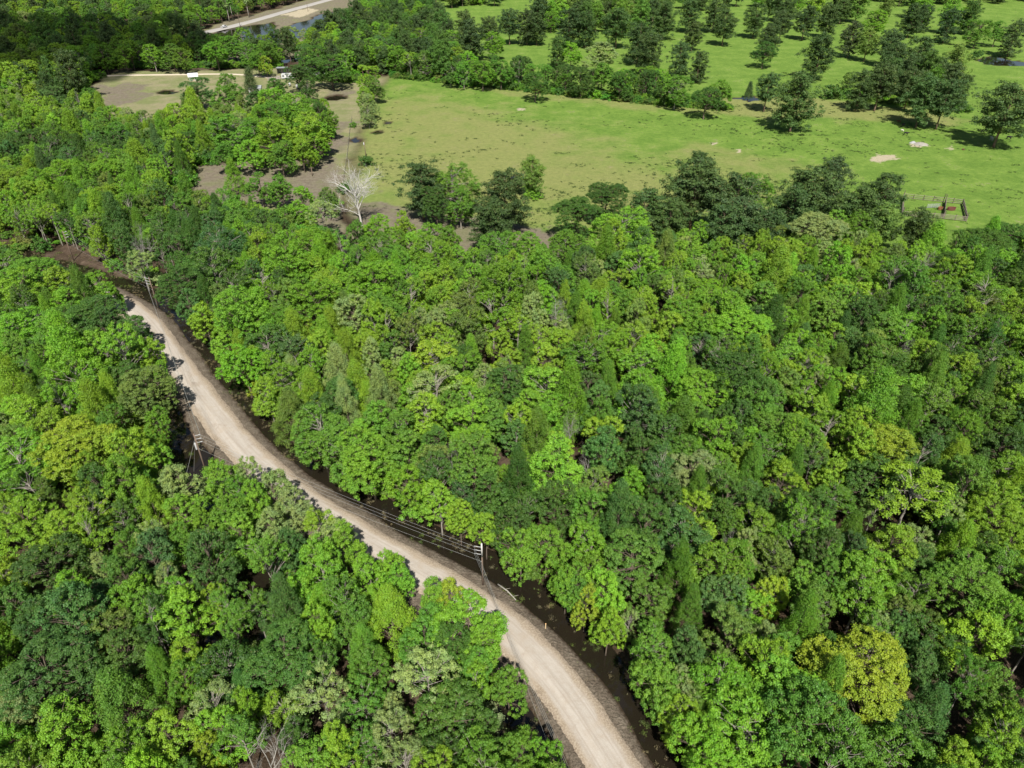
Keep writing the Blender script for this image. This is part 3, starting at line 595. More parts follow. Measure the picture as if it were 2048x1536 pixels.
# the rest of the wood, filled in between
def fill():
    rnd = random.Random(11)
    X = np.array([t['x'] for t in TREES]); Y = np.array([t['y'] for t in TREES]); Rr = np.array([t['D'] / 2 for t in TREES])
    cap = 9000; XX = np.zeros(cap); YY = np.zeros(cap); RR = np.zeros(cap); n = len(X); XX[:n] = X; YY[:n] = Y; RR[:n] = Rr
    def try_many(gen, tries, kinds, dsize, ov, tints=None):
        nonlocal n
        pts = gen(tries); out = 0
        for (x, y) in pts:
            D = rnd.uniform(*dsize); r = D / 2
            if n >= cap: break
            if np.any(np.hypot(XX[:n] - x, YY[:n] - y) < (RR[:n] + r) * ov): continue
            kind = rnd.choice(kinds); g = float(fbm(x, y, 45, 3)); g2 = rnd.gauss(0, .13) + g
            if tints: t = rnd.choice(tints)
            else:
                t = 'D' if g2 < .30 else 'B' if g2 < .35 else 'G' if g2 < .47 else 'L' if g2 < .62 else 'A' if g2 < .76 else 'O' if g2 < .80 else 'P' if g2 < .84 else 'A'
            if kind == 'pine' and not tints: t = rnd.choice('NND')
            if kind == 'dead': t = 'P'
            TREES.append(dict(x=float(x), y=float(y), D=D, H=height_for(kind, D, 0) * rnd.uniform(.78, 1.3), kind=kind, t=t, anchor=False))
            XX[n] = x; YY[n] = y; RR[n] = r; n += 1; out += 1
        return out
    rs_ = np.random.RandomState(3)
    def forest_pts(y0, y1):
        def gen(k):
            y = np.sqrt(rs_.rand(k) * (y1 ** 2 - y0 ** 2) + y0 ** 2); x = (rs_.rand(k) * 2 - 1) * (y * .80 + 32)
            m = forest_mask(x, y) & (sdist(PASTURE, x, y) < -3.5) & (sdist(CLEARING, x, y) < np.where(inside(BAY_FRONT, x, y), -14, -2)); x, y = x[m], y[m]
            s = road_side(x, y); d = np.abs(s) - ROAD_W / 2
            m = np.where(s > 0, d > 7.8 + 3 * (x < -88), d > 5.0) & ~inside(OPEN_A, x, y) & ~inside(OPEN_B, x, y) & ~inside(STRIP, x, y); return list(zip(x[m], y[m]))
        return gen
    W = ['broad'] * 24 + ['dome'] * 8 + ['soft'] * 9 + ['sparse'] * 12
    try_many(forest_pts(26, 330), 300, W, (11.0, 14.5), .52)
    try_many(forest_pts(26, 330), 9000, W, (5.5, 9.5), .50)
    try_many(forest_pts(26, 330), 9000, W, (4.5, 7.5), .52)
    try_many(forest_pts(330, 1150), 14000, ['broad'] * 5 + ['dome'] * 3 + ['pine'] * 2, (8, 13), .52)
    def in_poly(P, k0=1):
        P = poly(P)
        def gen(k):
            lo = P.min(0); hi = P.max(0); q = lo + rs_.rand(k, 2) * (hi - lo); return [tuple(p) for p in q[inside(P, q[:, 0], q[:, 1])]]
        return gen
    def clumpy(gen):
        return lambda k: [p for p in gen(k) if float(fbm(p[0], p[1], 75, 2)) > (.55 if view_uv(p[0], p[1])[1] > 14 else .36)]
    PN = ['N', 'N', 'N', 'D', 'G']
    for P, k in (([(870, -70), (885, 28), (980, 48), (1080, 70), (1210, 75), (1330, 68), (1345, 40), (1345, -70)], 480), ([(1490, -70), (1500, 50), (1580, 75), (1690, 85), (1800, 100), (1900, 80), (2000, 95), (2200, 95), (2200, -70)], 330)):
        try_many(clumpy(in_poly(P)), k * 3, ['pine'] * 4 + ['broad', 'dome'], (11, 18), .40, PN + ['L', 'O'])
    try_many(in_poly([(1345, -70), (1345, 20), (1420, 30), (1490, 20), (1490, -70)]), 120, ['pine'], (11, 16), .62, PN)
    try_many(in_poly([(705, 62), (740, 30), (870, 40), (905, 110), (915, 165), (800, 152), (770, 150), (700, 160), (640, 130), (610, 126)]), 900, ['broad', 'pine', 'broad', 'dome'], (8, 14), .5)
    try_many(in_poly([(800, 148), (1000, 168), (1180, 182), (1340, 203), (1340, 210), (1180, 190), (1000, 176), (800, 154)]), 500, ['broad', 'dome'], (7, 11), .45, ['G', 'G', 'D', 'L', 'D'])
    try_many(in_poly([(150, 125), (250, 128), (400, 130), (560, 132), (560, 124), (400, 118), (160, 115)]), 400, ['broad', 'dome'], (8, 12), .45, ['G', 'L', 'L', 'D'])
    try_many(in_poly([(1690, 195), (1760, 200), (1930, 228), (1930, 215), (1760, 180)]), 60, ['pine'], (9, 14), .5, PN)
fill()
rng = np.random.RandomState(77)
for T in TREES:
    T['uv'] = view_uv(T['x'], T['y'], T['H'] * .65); T['dep'] = depth_of(T['x'], T['y'], T['H'] * .65)
    T['D'] *= .85 if T['kind'] == 'dead' and T['D'] > 13 else 1.0
    T['pk'] = T['kind'] + ('_large' if T['kind'] in ('broad', 'dome') and T['D'] > 10.5 and T['dep'] < 260 or T['kind'] == 'dead' and T['D'] > 9.4 else ''); k = PROTO[T['pk']]; T['proto'] = int(rng.randint(len(k))); T['rot'] = float(rng.rand() * 6.283)
    j = np.exp((rng.normal(size=3) * np.array([.05, .04, .10]) + rng.normal() * .13) * (.5 if T['t'] in 'YAP' else 1.0)); T['tint'] = tuple(float(a * b) for a, b in zip(TINT[T['t']], j))
    u, v = T['uv']; T['seen'] = -30 < u < 2078 and -25 < v < 1570 and T['dep'] > 20
    T['px'] = T['D'] / T['dep'] * FPX

# ------------------------------------------------------------------ which trees are things of their own: the 300 that show largest of each kind
NAME = {'broad': 'broadleaf_tree', 'dome': 'broadleaf_tree', 'soft': 'broadleaf_tree', 'sparse': 'broadleaf_tree', 'pine': 'pine_tree', 'cedar': 'cedar_tree', 'dead': 'dead_tree'}
byname = {}
for T in TREES: byname.setdefault(NAME[T['kind']], []).append(T)
for nm, L in byname.items():
    S = sorted([t for t in L if t['seen'] and (t['kind'] != 'pine' or t['anchor'] or (t['px'] > 25 and t['uv'][0] > 780))], key=lambda t: -(t['px'] + (34 if t['anchor'] else 0)))[:300]
    for t in S: t['own'] = True

TONE = {'Y': 'yellow-green', 'A': 'lime', 'L': 'bright green', 'G': 'mid-green', 'D': 'dark green', 'B': 'blue-green', 'O': 'olive', 'P': 'pale grey-green', 'N': 'dark green', 'R': 'rust-brown'}
FORM = {'broad': 'lobed', 'dome': 'domed', 'soft': 'feathery', 'sparse': 'thin-crowned', 'pine': '', 'cedar': '', 'dead': ''}
def where(T):
    u, v = T['uv']; x, y = T['x'], T['y']; s = float(road_side(np.array([x]), np.array([y]))[0])
    if T['kind'] == 'pine' or not forest_mask(np.array([x]), np.array([y]))[0]:
        if v > 300: return 'along the near edge of the pasture' if u > 780 else 'beside the muddy strip'
        if u < 780: return 'around the farmyard clearing' if v > 90 else 'by the far ponds'
        if v > 130: return 'in the hedge line across the pasture'
        b = ', above its left end' if u < 1100 else ', above its middle' if u < 1480 else ', above its right half' if u < 1750 else ', towards the far-right pond'
        return ('just beyond the hedge line' if v > 75 else 'midway over the far pasture' if v > 38 else 'along the top tree band') + b
    if v < 330 and u < 700: return 'behind the muddy strip' if u > 330 else 'in the wood towards the far-left'
    if s < 0:
        if v > 1350: return 'left of road, very front'
        if v > 1150: return 'left of road, front wood'
        if v > 950: return 'left of road, below the guyed pole'
        if v > 700: return 'left of road, beside the flooded ditch'
        return 'left of road, towards its far end'
    a = 'close to the road' if s < 22 else 'deep in the central wood' if u < 1340 else 'in the right-hand wood'
    if v > 1250: return a + ', at the front'
    if v > 1000: return a + ', near half'
    if v > 750: return a + ', middle depth'
    if v > 600: return a + ', far half'
    return a + ', by the pasture'
ORD = ['', 'second', 'third', 'fourth', 'fifth', 'sixth', 'seventh', 'eighth', 'ninth', 'tenth', 'eleventh', 'twelfth']
def label_trees():
    groups = {}
    for T in TREES:
        if not T.get('own'): continue
        m = T['D']; size = 'small' if m < 6.5 else 'large' if m > 11 else 'mid-sized'
        noun = {'pine_tree': 'pine', 'cedar_tree': 'cedar', 'dead_tree': 'bare dead tree', 'broadleaf_tree': 'tree'}[NAME[T['kind']]]
        tone = 'grey-white' if T['kind'] == 'dead' else TONE[T['t']]
        f = FORM[T['kind']]; head = ' '.join(w for w in (size, tone, f, noun) if w)
        groups.setdefault((head, where(T)), []).append(T)
    for (head, w), L in groups.items():
        L.sort(key=lambda t: t['uv'][0]); n = len(L)
        for i, T in enumerate(L):
            if n == 1: T['label'] = head + ' ' + w
            else:
                o = 'leftmost' if i == 0 else 'rightmost' if i == n - 1 else (ORD[i] if i < len(ORD) else str(i + 1) + {1: 'st', 2: 'nd', 3: 'rd'}.get((i + 1) % 10 if (i + 1) % 100 not in (11, 12, 13) else 0, 'th')) + ' from left'
                T['label'] = head + ' ' + w + ', ' + o
label_trees()
GROUPS = {'broadleaf_tree': 'broadleaf trees of the wood', 'pine_tree': 'pines of the pasture', 'dead_tree': 'bare dead trees', 'cedar_tree': 'cedars of the farmyard'}
own_first = {}
def place_tree(T):
    crown, trunk = PROTO[T['pk']][T['proto']]
    sx = T['D'] / 10.0; sz = T['H'] / 14.0
    root = thing(NAME[T['kind']], T['label'], {'pine': 'pine', 'dead': 'dead tree', 'cedar': 'cedar'}.get(T['kind'], 'tree'), (T['x'], T['y'], -.3), T['rot'], GROUPS[NAME[T['kind']]])
    tr = link('trunk', trunk, root); tr.scale = (sx, sx, sz)
    if crown:
        cr = link('crown', crown, root); cr.scale = (sx, sx, sz); cr['tint'] = [*T['tint']]
        own_first.setdefault((T['pk'], T['proto']), (cr, tr))
    else: own_first.setdefault((T['pk'], T['proto']), (None, tr))
for T in TREES:
    if T.get('own'): place_tree(T)

# ------------------------------------------------------------------ masses nobody could count: the farther wood and the undergrowth, instanced on points
def scatter(name, label, cat, rows, protos):
    """rows: (x, y, z, sx, sz, rot, tint, proto index); protos: list of object tuples"""
    R = np.array([[r[0], r[1], r[2]] for r in rows], np.float32)
    me = bpy.data.meshes.new(name); me.vertices.add(len(R)); me.vertices.foreach_set('co', R.ravel()); me.update()
    def at(nm, typ, key, data):
        a = me.attributes.new(nm, typ, 'POINT'); a.data.foreach_set(key, np.asarray(data).ravel())
    at('scl', 'FLOAT_VECTOR', 'vector', np.array([[r[3], r[3], r[4]] for r in rows], np.float32))
    at('turn', 'FLOAT_VECTOR', 'vector', np.array([[0, 0, r[5]] for r in rows], np.float32))
    at('tint', 'FLOAT_COLOR', 'color', np.array([[*r[6], 1] for r in rows], np.float32))
    at('which', 'INT', 'value', np.array([r[7] for r in rows], np.int32))
    o = link(name, me); tag(o, label, cat, kind='stuff')
    ng = bpy.data.node_groups.new(name, 'GeometryNodeTree')
    ng.interface.new_socket('Geometry', in_out='INPUT', socket_type='NodeSocketGeometry'); ng.interface.new_socket('Geometry', in_out='OUTPUT', socket_type='NodeSocketGeometry')
    nn, lk = ng.nodes, ng.links
    gi = nn.new('NodeGroupInput'); go = nn.new('NodeGroupOutput'); join = nn.new('GeometryNodeJoinGeometry')
    def named(nm, t):
        q = nn.new('GeometryNodeInputNamedAttribute'); q.data_type = t; q.inputs[0].default_value = nm
        return [s for s in q.outputs if s.enabled and s.name == 'Attribute'][0]
    scl = named('scl', 'FLOAT_VECTOR'); turn = named('turn', 'FLOAT_VECTOR'); which = named('which', 'INT')
    for i, objs in enumerate(protos):
        cmp_ = nn.new('FunctionNodeCompare'); cmp_.data_type = 'INT'; cmp_.operation = 'EQUAL'
        ins = [s for s in cmp_.inputs if s.enabled]; lk.new(which, ins[0]); ins[1].default_value = i
        jn = nn.new('GeometryNodeJoinGeometry')
        for ob in objs:
            if ob is None: continue
            oi = nn.new('GeometryNodeObjectInfo'); oi.inputs[0].default_value = ob; oi.transform_space = 'ORIGINAL'
            lk.new(oi.outputs['Geometry'], jn.inputs[0])
        ip = nn.new('GeometryNodeInstanceOnPoints')
        lk.new(gi.outputs[0], ip.inputs['Points']); lk.new(cmp_.outputs[0], ip.inputs['Selection']); lk.new(jn.outputs[0], ip.inputs['Instance'])
        lk.new(turn, ip.inputs['Rotation']); lk.new(scl, ip.inputs['Scale']); lk.new(ip.outputs[0], join.inputs[0])
    lk.new(join.outputs[0], go.inputs[0])
    md = o.modifiers.new('scatter', 'NODES'); md.node_group = ng
    return o
keys = list(own_first)
rows = []
for T in TREES:
    if T.get('own'): continue
    k = (T['pk'], T['proto'])
    if k not in own_first: k = next(q for q in keys if q[0].startswith(T['kind']))
    rows.append((T['x'], T['y'], -.3, T['D'] / 10, T['H'] / 14, T['rot'], T['tint'], keys.index(k)))
scatter('forest', 'the rest of the green wood, its smaller and farther trees as one mass', 'forest', rows, [own_first[k] for k in keys])
print('TREES', {k: len(v) for k, v in byname.items()}, 'own', sum(1 for t in TREES if t.get('own')), 'mass', len(rows))

# ------------------------------------------------------------------ undergrowth along the wood's edges and floor
def undergrowth():
    rs_ = np.random.RandomState(21); rows = []
    def put(x, y, k, t, big=1.0):
        s = (.5 + .8 * rs_.rand()) * big; j = np.exp(rs_.normal(size=3) * .12)
        rows.append((x, y, -.35, s, s * (.7 + .6 * rs_.rand()), rs_.rand() * 6.28, tuple(np.array(TINT[t]) * j), k))
    n = 15000
    y = np.sqrt(rs_.rand(n) * (430 ** 2 - 26 ** 2) + 26 ** 2); x = (rs_.rand(n) * 2 - 1) * (y * .80 + 25)
    s = road_side(x, y); d = np.abs(s) - ROAD_W / 2
    m = forest_mask(x, y) & (np.where(s > 0, d > 7.0, d > 6.5)) & ~inside(OPEN_A, x, y) & ~inside(OPEN_B, x, y) & ~inside(STRIP, x, y)
    e = np.minimum(np.abs(sdist(CLEARING, x, y)), np.abs(sdist(PASTURE, x, y)))
    keep = m & ((rs_.rand(n) < .16) | ((d < 11) & (rs_.rand(n) < .9)) | ((e < 7) & (rs_.rand(n) < .8)))
    for a, b, dd, ee in zip(x[keep], y[keep], d[keep], e[keep]): put(a, b, int(rs_.randint(3)), rs_.choice(list('GLLADOP') if dd < 11 else list('DGGL')), 1.5 if ee < 7 else 1.0)
    for P, k in (([(785, 150), (1000, 168), (1180, 182), (1340, 203), (1460, 215), (1460, 222), (1340, 213), (1000, 178), (785, 156)], 700), ([(160, 128), (560, 130), (560, 136), (160, 136)], 500), ([(1680, 196), (1940, 226), (1940, 216), (1680, 188)], 160), ([(600, 150), (720, 160), (720, 166), (600, 160)], 120)):
        P = poly(P); lo = P.min(0); hi = P.max(0); q = lo + rs_.rand(k * 8, 2) * (hi - lo); q = q[inside(P, q[:, 0], q[:, 1])][:k]
        for a, b in q: put(a, b, int(rs_.randint(3)), rs_.choice(list('GDDLO')))
    return rows
SHRUBS = [(732, 325, 30, 'D'), (688, 378, 30, 'D'), (706, 250, 16, 'G'), (1661, 193, 40, 'D'), (1688, 190, 30, 'G'), (640, 300, 30, 'O'), (600, 312, 34, 'G'), (1065, 392, 34, 'L'), (660, 410, 40, 'L'), (540, 318, 30, 'A'), (1950, 115, 26, 'D')]
WHERE_S = ['at the foot of the fence-line pole', 'behind the big white dead tree', 'by the puddle beside the fence', 'at the pasture hedge, beside the big pine', 'at the pasture hedge, beside a smaller one', 'on the edge of the muddy strip', 'leaning over the muddy strip', 'under the vine-covered pine in the pasture', 'where the wood meets the mud', 'at the bay of mud', 'by the far-right pond']
shrub_objs = {}
for i, (u, v, d, t) in enumerate(SHRUBS):
    x, y = G(u, v, 1.0); D = d * depth_of(x, y, 1) / FPX; k = i % 3; s = D / 4.0
    o = thing('shrub', f'{TONE[t]} round shrub {WHERE_S[i]}', 'shrub', (x, y, -.15), i * 1.3, 'shrubs on open ground')
    a = link('stem', PROTO['shrub'][k][1], o); a.scale = (s, s, s); b = link('crown', PROTO['shrub'][k][0], o); b.scale = (s, s, s); b['tint'] = [*TINT[t]]
    shrub_objs.setdefault(k, (b, a))
scatter('undergrowth', 'low leafy undergrowth on the wood floor and along its edges', 'undergrowth', undergrowth(), [shrub_objs[k] for k in range(3)])

# ------------------------------------------------------------------ power line along the road
M_pole = simple('weathered_pole', (.16, .115, .085), .9, 0, .35, 2.0)
M_white = simple('pale_fibreglass', (.46, .46, .45), .5, 0, .06, 3.0)
M_wire = simple('bare_wire', (.50, .50, .47), .45, .6, .1, 1.0)
M_steel = simple('galvanised_steel', (.42, .43, .43), .5, .5, .15, 2.0)
def utility_pole(name, label, xy, H, side, top_white=False, guys=(), rz=0.0, can=False, arms=3, group='poles of the power line by the road'):
    o = thing(name, label, 'utility pole', (xy[0], xy[1], -.4), 0, group)
    MB().tube([(0, 0, -1.2), (0, 0, H * .5), (0, 0, H + .4)], [.17, .14, .11], 8).build('pole', M_pole, o, True)
    if top_white: MB().tube([(0, 0, H - 2.1), (0, 0, H + .75)], [.135, .12], 8).build('pole_cap', simple('pale_pole_top', (.48, .46, .42), .8, 0, .2, 2), o, True)
    pts = []
    d = Vector((math.cos(rz), math.sin(rz), 0)) * side
    for k in range(arms):
        z = H - .05 - .78 * k; e = d * .85 + Vector((0, 0, z + .22))
        br = MB().tube([(0, 0, z), d * .55 + Vector((0, 0, z + .1)), e], [.05, .045, .045], 6).build('insulator_arm', M_white, o, True)
        ins = MB()
        for j in range(5): ins.tube([e + d * (.02 + .055 * j), e + d * (.045 + .055 * j)], [.095, .075], 8)
        ins.build('insulator', M_white, br, True)
        pts.append(Vector((xy[0], xy[1], -.4)) + e + d * .3)
    pts.append(Vector((xy[0], xy[1], -.4)) + d * .16 + Vector((0, 0, H - 3.1)))
    MB().tube([d * .1 + Vector((0, 0, H - 3.1)), d * .2 + Vector((0, 0, H - 3.1))], [.06, .06], 6).build('neutral_clamp', M_steel, o)
    if can:
        c = -d * .33
        MB().tube([c + Vector((0, 0, H - 3.2)), c + Vector((0, 0, H - 3.15)), c + Vector((0, 0, H - 1.85)), c + Vector((0, 0, H - 1.75)), c + Vector((0, 0, H - 1.62))], [.16, .17, .17, .14, .05], 10).build('riser_pipe', M_white, o, True)
    for g in guys:
        MB().tube([(0, 0, H - .6), (g[0], g[1], -.2)], .03, 4, False).build('guy_wire', M_wire, o)
    return o, pts
PA, PB, PC, PD = G(412, 943), G(966, 1170), G(316, 612), G(147, 520)
pe = G(1115, 1510, 8.2); PE = pe + (pe - G(959, 1087, 8.6)) * .32
line_pts = []
for nm, xy, side, lab, kw in (('a', PD, 1, 'farthest roadside utility pole, half hidden by trees over the brown strip', {}),
        ('b', PC, -1, 'dark leaning-looking utility pole at the brown strip where the road vanishes', {}),
        ('c', PA, 1, 'utility pole with three white insulator arms and guy wires by the flooded ditch', dict(guys=((-2.6, .6), (-3.4, -1.6)), can=True)),
        ('d', PB, -1, 'utility pole with white arms and pale top across the road from the ditch', dict(top_white=True)),
        ('e', PE, 1, 'utility pole beyond the front of the picture that carries the wires on', {})):
    o, p = utility_pole('utility_pole', lab, xy, 8.9 if nm != 'b' else 8.2, side, **kw); line_pts.append(p)
for k, lab in enumerate(('top wire of the power line running along the gravel road', 'second wire from the top of the roadside power line', 'third wire from the top of the roadside power line', 'lowest wire of the roadside power line, below the insulator arms')):
    mb = MB()
    for a, b in zip(line_pts[:-1], line_pts[1:]):
        a, b = a[k], b[k]; L = (b - a).length; sag = .011 * L
        mb.tube([a.lerp(b, t / 14) - Vector((0, 0, sag * 4 * (t / 14) * (1 - t / 14))) for t in range(15)], .014, 4, False)
    w = mb.build('power_line', M_wire); tag(w, lab, 'power line', 'wires of the roadside power line')

def small_pole(u, v, H, label, can=True):
    xy = G(u, v); o = thing('utility_pole', label, 'utility pole', (xy[0], xy[1], -.1), 0, 'small poles on open ground')
    MB().tube([(0, 0, -.8), (0, 0, H)], [.16, .11], 7).build('pole', M_pole, o, True)
    if can: MB().tube([(-.26, 0, H - 1.6), (-.26, 0, H - 1.5), (-.26, 0, H - .75), (-.26, 0, H - .65)], [.14, .2, .2, .1], 8).build('transformer', M_white, o, True)
    else: MB().box(-.9, .9, -.06, .06, H - .55, H - .42).build('crossarm', M_pole, o)
    return o
small_pole(732, 315, 6.6, 'thin pole with a small white transformer above the round shrub')
small_pole(731, 254, 6.4, 'thin dark pole beside the pale trees at the pasture corner', False)
small_pole(625, 352, 3.6, 'short dark post standing in the muddy strip', False)
small_pole(480, 52, 9.5, 'pole beside the far road, behind the white pickup', False)
small_pole(616, 23, 9.5, 'pole beside the far road above the second pond', False)

# ------------------------------------------------------------------ stock fence between mud and pasture
M_oldwood = simple('old_timber', (.23, .195, .155), .9, 0, .35, 3.0)
M_darkwood = simple('dark_timber', (.12, .095, .075), .9, 0, .35, 3.0)
fl = resample(poly([(704, 238), (700, 262), (697, 290), (694, 320), (690, 345), (686, 372)]), 4.2)
fo = thing('stock_fence', 'thin wire stock fence on short posts between mud and pasture', 'fence', (fl[0][0], fl[0][1], 0))
for p in fl:
    e = Vector((p[0] - fl[0][0], p[1] - fl[0][1], 0)); MB().tube([e + Vector((0, 0, -.4)), e + Vector((.02, .03, 1.35))], .075, 5).build('post', M_darkwood, fo)
for z in (.5, .85, 1.2): MB().tube([(p[0] - fl[0][0], p[1] - fl[0][1], z) for p in fl], .018, 3, False).build('wire', M_wire, fo)

# ------------------------------------------------------------------ cattle pen
def corral():
    A, B, C, D_, E_ = G(1806, 397), G(1924, 409), G(1932, 443), G(1887, 438), G(1804, 432)
    M1, M2 = G(1886, 405), G(1889, 437)
    c = (A + C) / 2; o = thing('cattle_pen', 'weathered wooden cattle pen of rails and posts on the pasture', 'cattle pen', (c[0], c[1], 0))
    r_ = random.Random(4)
    for a, b, nr_, mt in ((A, M1, 3, M_oldwood), (M1, B, 3, M_oldwood), (B, C, 5, M_oldwood), (C, D_, 4, M_oldwood), (D_, E_, 4, M_oldwood), (E_, A, 4, M_oldwood), (M1 + np.array([0, -1.0]), M2 + np.array([0, 1.0]), 5, M_oldwood)):
        a = a - c; b = b - c; L = np.linalg.norm(b - a); n = max(2, int(L / 2.6)); t = (b - a) / L; q = np.array([-t[1], t[0]]) * .12
        for i in range(n + 1):
            p = a + (b - a) * i / n; h = 1.75 + r_.uniform(-.1, .35) + (1.1 if i in (0, n) and r_.random() < .7 else 0)
            MB().tube([(p[0], p[1], -.5), (p[0] + r_.uniform(-.05, .05), p[1], h)], .11, 6).build('post', M_darkwood, o)
        for k in range(nr_):
            z = .35 + 1.25 * k / (nr_ - 1); p0 = a + q; p1 = b + q
            MB().tube([(p0[0], p0[1], z + r_.uniform(-.04, .04)), ((p0[0] + p1[0]) / 2, (p0[1] + p1[1]) / 2, z - .03), (p1[0], p1[1], z + r_.uniform(-.04, .04))], .085, 4).build('rail', mt, o)
    return o
corral()
M_red = simple('red_paint', (.14, .05, .04), .6, 0, .25, 1.5); M_rust = simple('rusted_steel', (.22, .095, .045), .85, 0, .4, 2.0)
def trough(u, v, L, W, Hh, mat, rz, name, label, cat):
    xy = G(u, v); o = thing(name, label, cat, (xy[0], xy[1], 0), rz)
    b = MB(); n = 10
    ring = lambda k, z: [(math.cos(6.2832 * i / n) * L / 2 * k, math.sin(6.2832 * i / n) * W / 2 * k, z) for i in range(n)]
    v_ = ring(.94, .05) + ring(1, Hh) + ring(.93, Hh) + ring(.88, .18); f = []
    for s_ in range(3):
        for i in range(n): f.append((s_ * n + i, s_ * n + (i + 1) % n, (s_ + 1) * n + (i + 1) % n, (s_ + 1) * n + i))
    f += [tuple(range(n))[::-1], tuple(3 * n + i for i in range(n))]
    b.add(v_, f).build('tub', mat, o)
    MB().tube([(math.cos(6.2832 * i / n) * L / 2, math.sin(6.2832 * i / n) * W / 2, Hh) for i in range(n + 1)], .05, 5, False).build('rim', mat, o)
    return o
trough(1902, 420, 3.0, 1.5, .9, M_red, .05, 'feed_trough', 'dull red oval feed trough inside the cattle pen', 'trough')
trough(1880, 419, 1.8, 1.3, .8, M_rust, .4, 'feed_trough', 'rusty orange trough at the dividing fence of the cattle pen', 'trough')
trough(1926, 300, .9, .7, .45, M_red, 0, 'mineral_tub', 'small faded red tub on the pasture, right of the sand heap', 'tub')
xy = G(1866, 416); pn = thing('gate_panel', 'grey metal gate panels propped in the cattle pen', 'gate', (xy[0], xy[1], 0), .1)
for k in range(5): MB().tube([(-2.2, .0, .25 + .28 * k), (2.2, .1, .25 + .28 * k)], .05, 5).build('bar', M_steel, pn)
for xx in (-2.2, -.7, .8, 2.2): MB().tube([(xx, .05, -.1), (xx, .05, 1.5)], .06, 5).build('upright', M_steel, pn)

# ------------------------------------------------------------------ cattle: one continuous skinned body each
def cow_mesh():
    pts = {'rump': (-.78, 0, 1.18, .27), 'loin': (-.4, 0, 1.22, .33), 'barrel': (.0, 0, 1.15, .40), 'chest': (.45, 0, 1.15, .37), 'neck': (.82, 0, 1.32, .20), 'poll': (1.1, 0, 1.42, .16), 'brow': (1.28, 0, 1.32, .13), 'muzzle': (1.52, 0, 1.08, .095),
           'tail0': (-1.0, 0, 1.22, .05), 'tail1': (-1.1, 0, .8, .03), 'tail2': (-1.12, 0, .5, .045)}
    E_ = [('rump', 'loin'), ('loin', 'barrel'), ('barrel', 'chest'), ('chest', 'neck'), ('neck', 'poll'), ('poll', 'brow'), ('brow', 'muzzle'), ('rump', 'tail0'), ('tail0', 'tail1'), ('tail1', 'tail2')]
    for s_ in (-1, 1):
        t = str(s_)
        pts['ear' + t] = (1.05, s_ * .30, 1.42, .045); E_.append(('poll', 'ear' + t))
        pts['sh' + t] = (.52, s_ * .2, .88, .14); pts['kn' + t] = (.56, s_ * .2, .48, .075); pts['fe' + t] = (.53, s_ * .2, .04, .07)
        pts['st' + t] = (-.66, s_ * .2, .92, .18); pts['sf' + t] = (-.58, s_ * .21, .70, .12); pts['hk' + t] = (-.84, s_ * .21, .46, .075); pts['hf' + t] = (-.78, s_ * .21, .04, .07)
        E_ += [('chest', 'sh' + t), ('sh' + t, 'kn' + t), ('kn' + t, 'fe' + t), ('rump', 'st' + t), ('st' + t, 'sf' + t), ('sf' + t, 'hk' + t), ('hk' + t, 'hf' + t)]
    ks = list(pts); me = bpy.data.meshes.new('cow'); me.from_pydata([pts[k][:3] for k in ks], [(ks.index(a), ks.index(b)) for a, b in E_], [])
    return me, [pts[k][3] for k in ks], ks.index('barrel')
def cow(u, v, rz, mat, label, s=1.0):
    me, rad, root = cow_mesh(); me.materials.append(mat); xy = G(u, v); o = link('cow', me, None, (xy[0], xy[1], 0)); o.rotation_euler = (0, 0, rz); o.scale = (s, s, s)
    o.modifiers.new('skin', 'SKIN'); sv = me.skin_vertices[0].data
    for i, r in enumerate(rad): sv[i].radius = (r, r)
    sv[root].use_root = True
    o.modifiers['skin'].use_smooth_shade = True; sb = o.modifiers.new('smooth', 'SUBSURF'); sb.levels = sb.render_levels = 1
    return tag(o, label, 'cow', 'cattle on the pasture')
M_black = simple('black_hide', (.012, .011, .011), .7, 0, .3, 2.0); M_brown = simple('red_brown_hide', (.20, .075, .035), .7, 0, .25, 2.0); M_cream = simple('cream_hide', (.62, .58, .50), .7, 0, .15, 2.0)
cow(1805, 254, .5, M_black, 'black cow on the grass above the sand heap, upper of two')
cow(1811, 271, -.4, M_black, 'black cow on the grass just above the sand heap')
cow(1804, 263, 2.4, M_cream, 'small cream calf between the two black cows', .6)
cow(1797, 246, 2.8, M_brown, 'red-brown cow at the head of the little herd', .8)
cow(1964, 267, .2, M_black, 'black cow by the shade of the big pine at the far-right')
cow(1982, 281, 1.6, M_cream, 'pale cow in the shade of the big pine')
cow(2017, 279, -.7, M_black, 'black cow beside the trunk of the big pine')

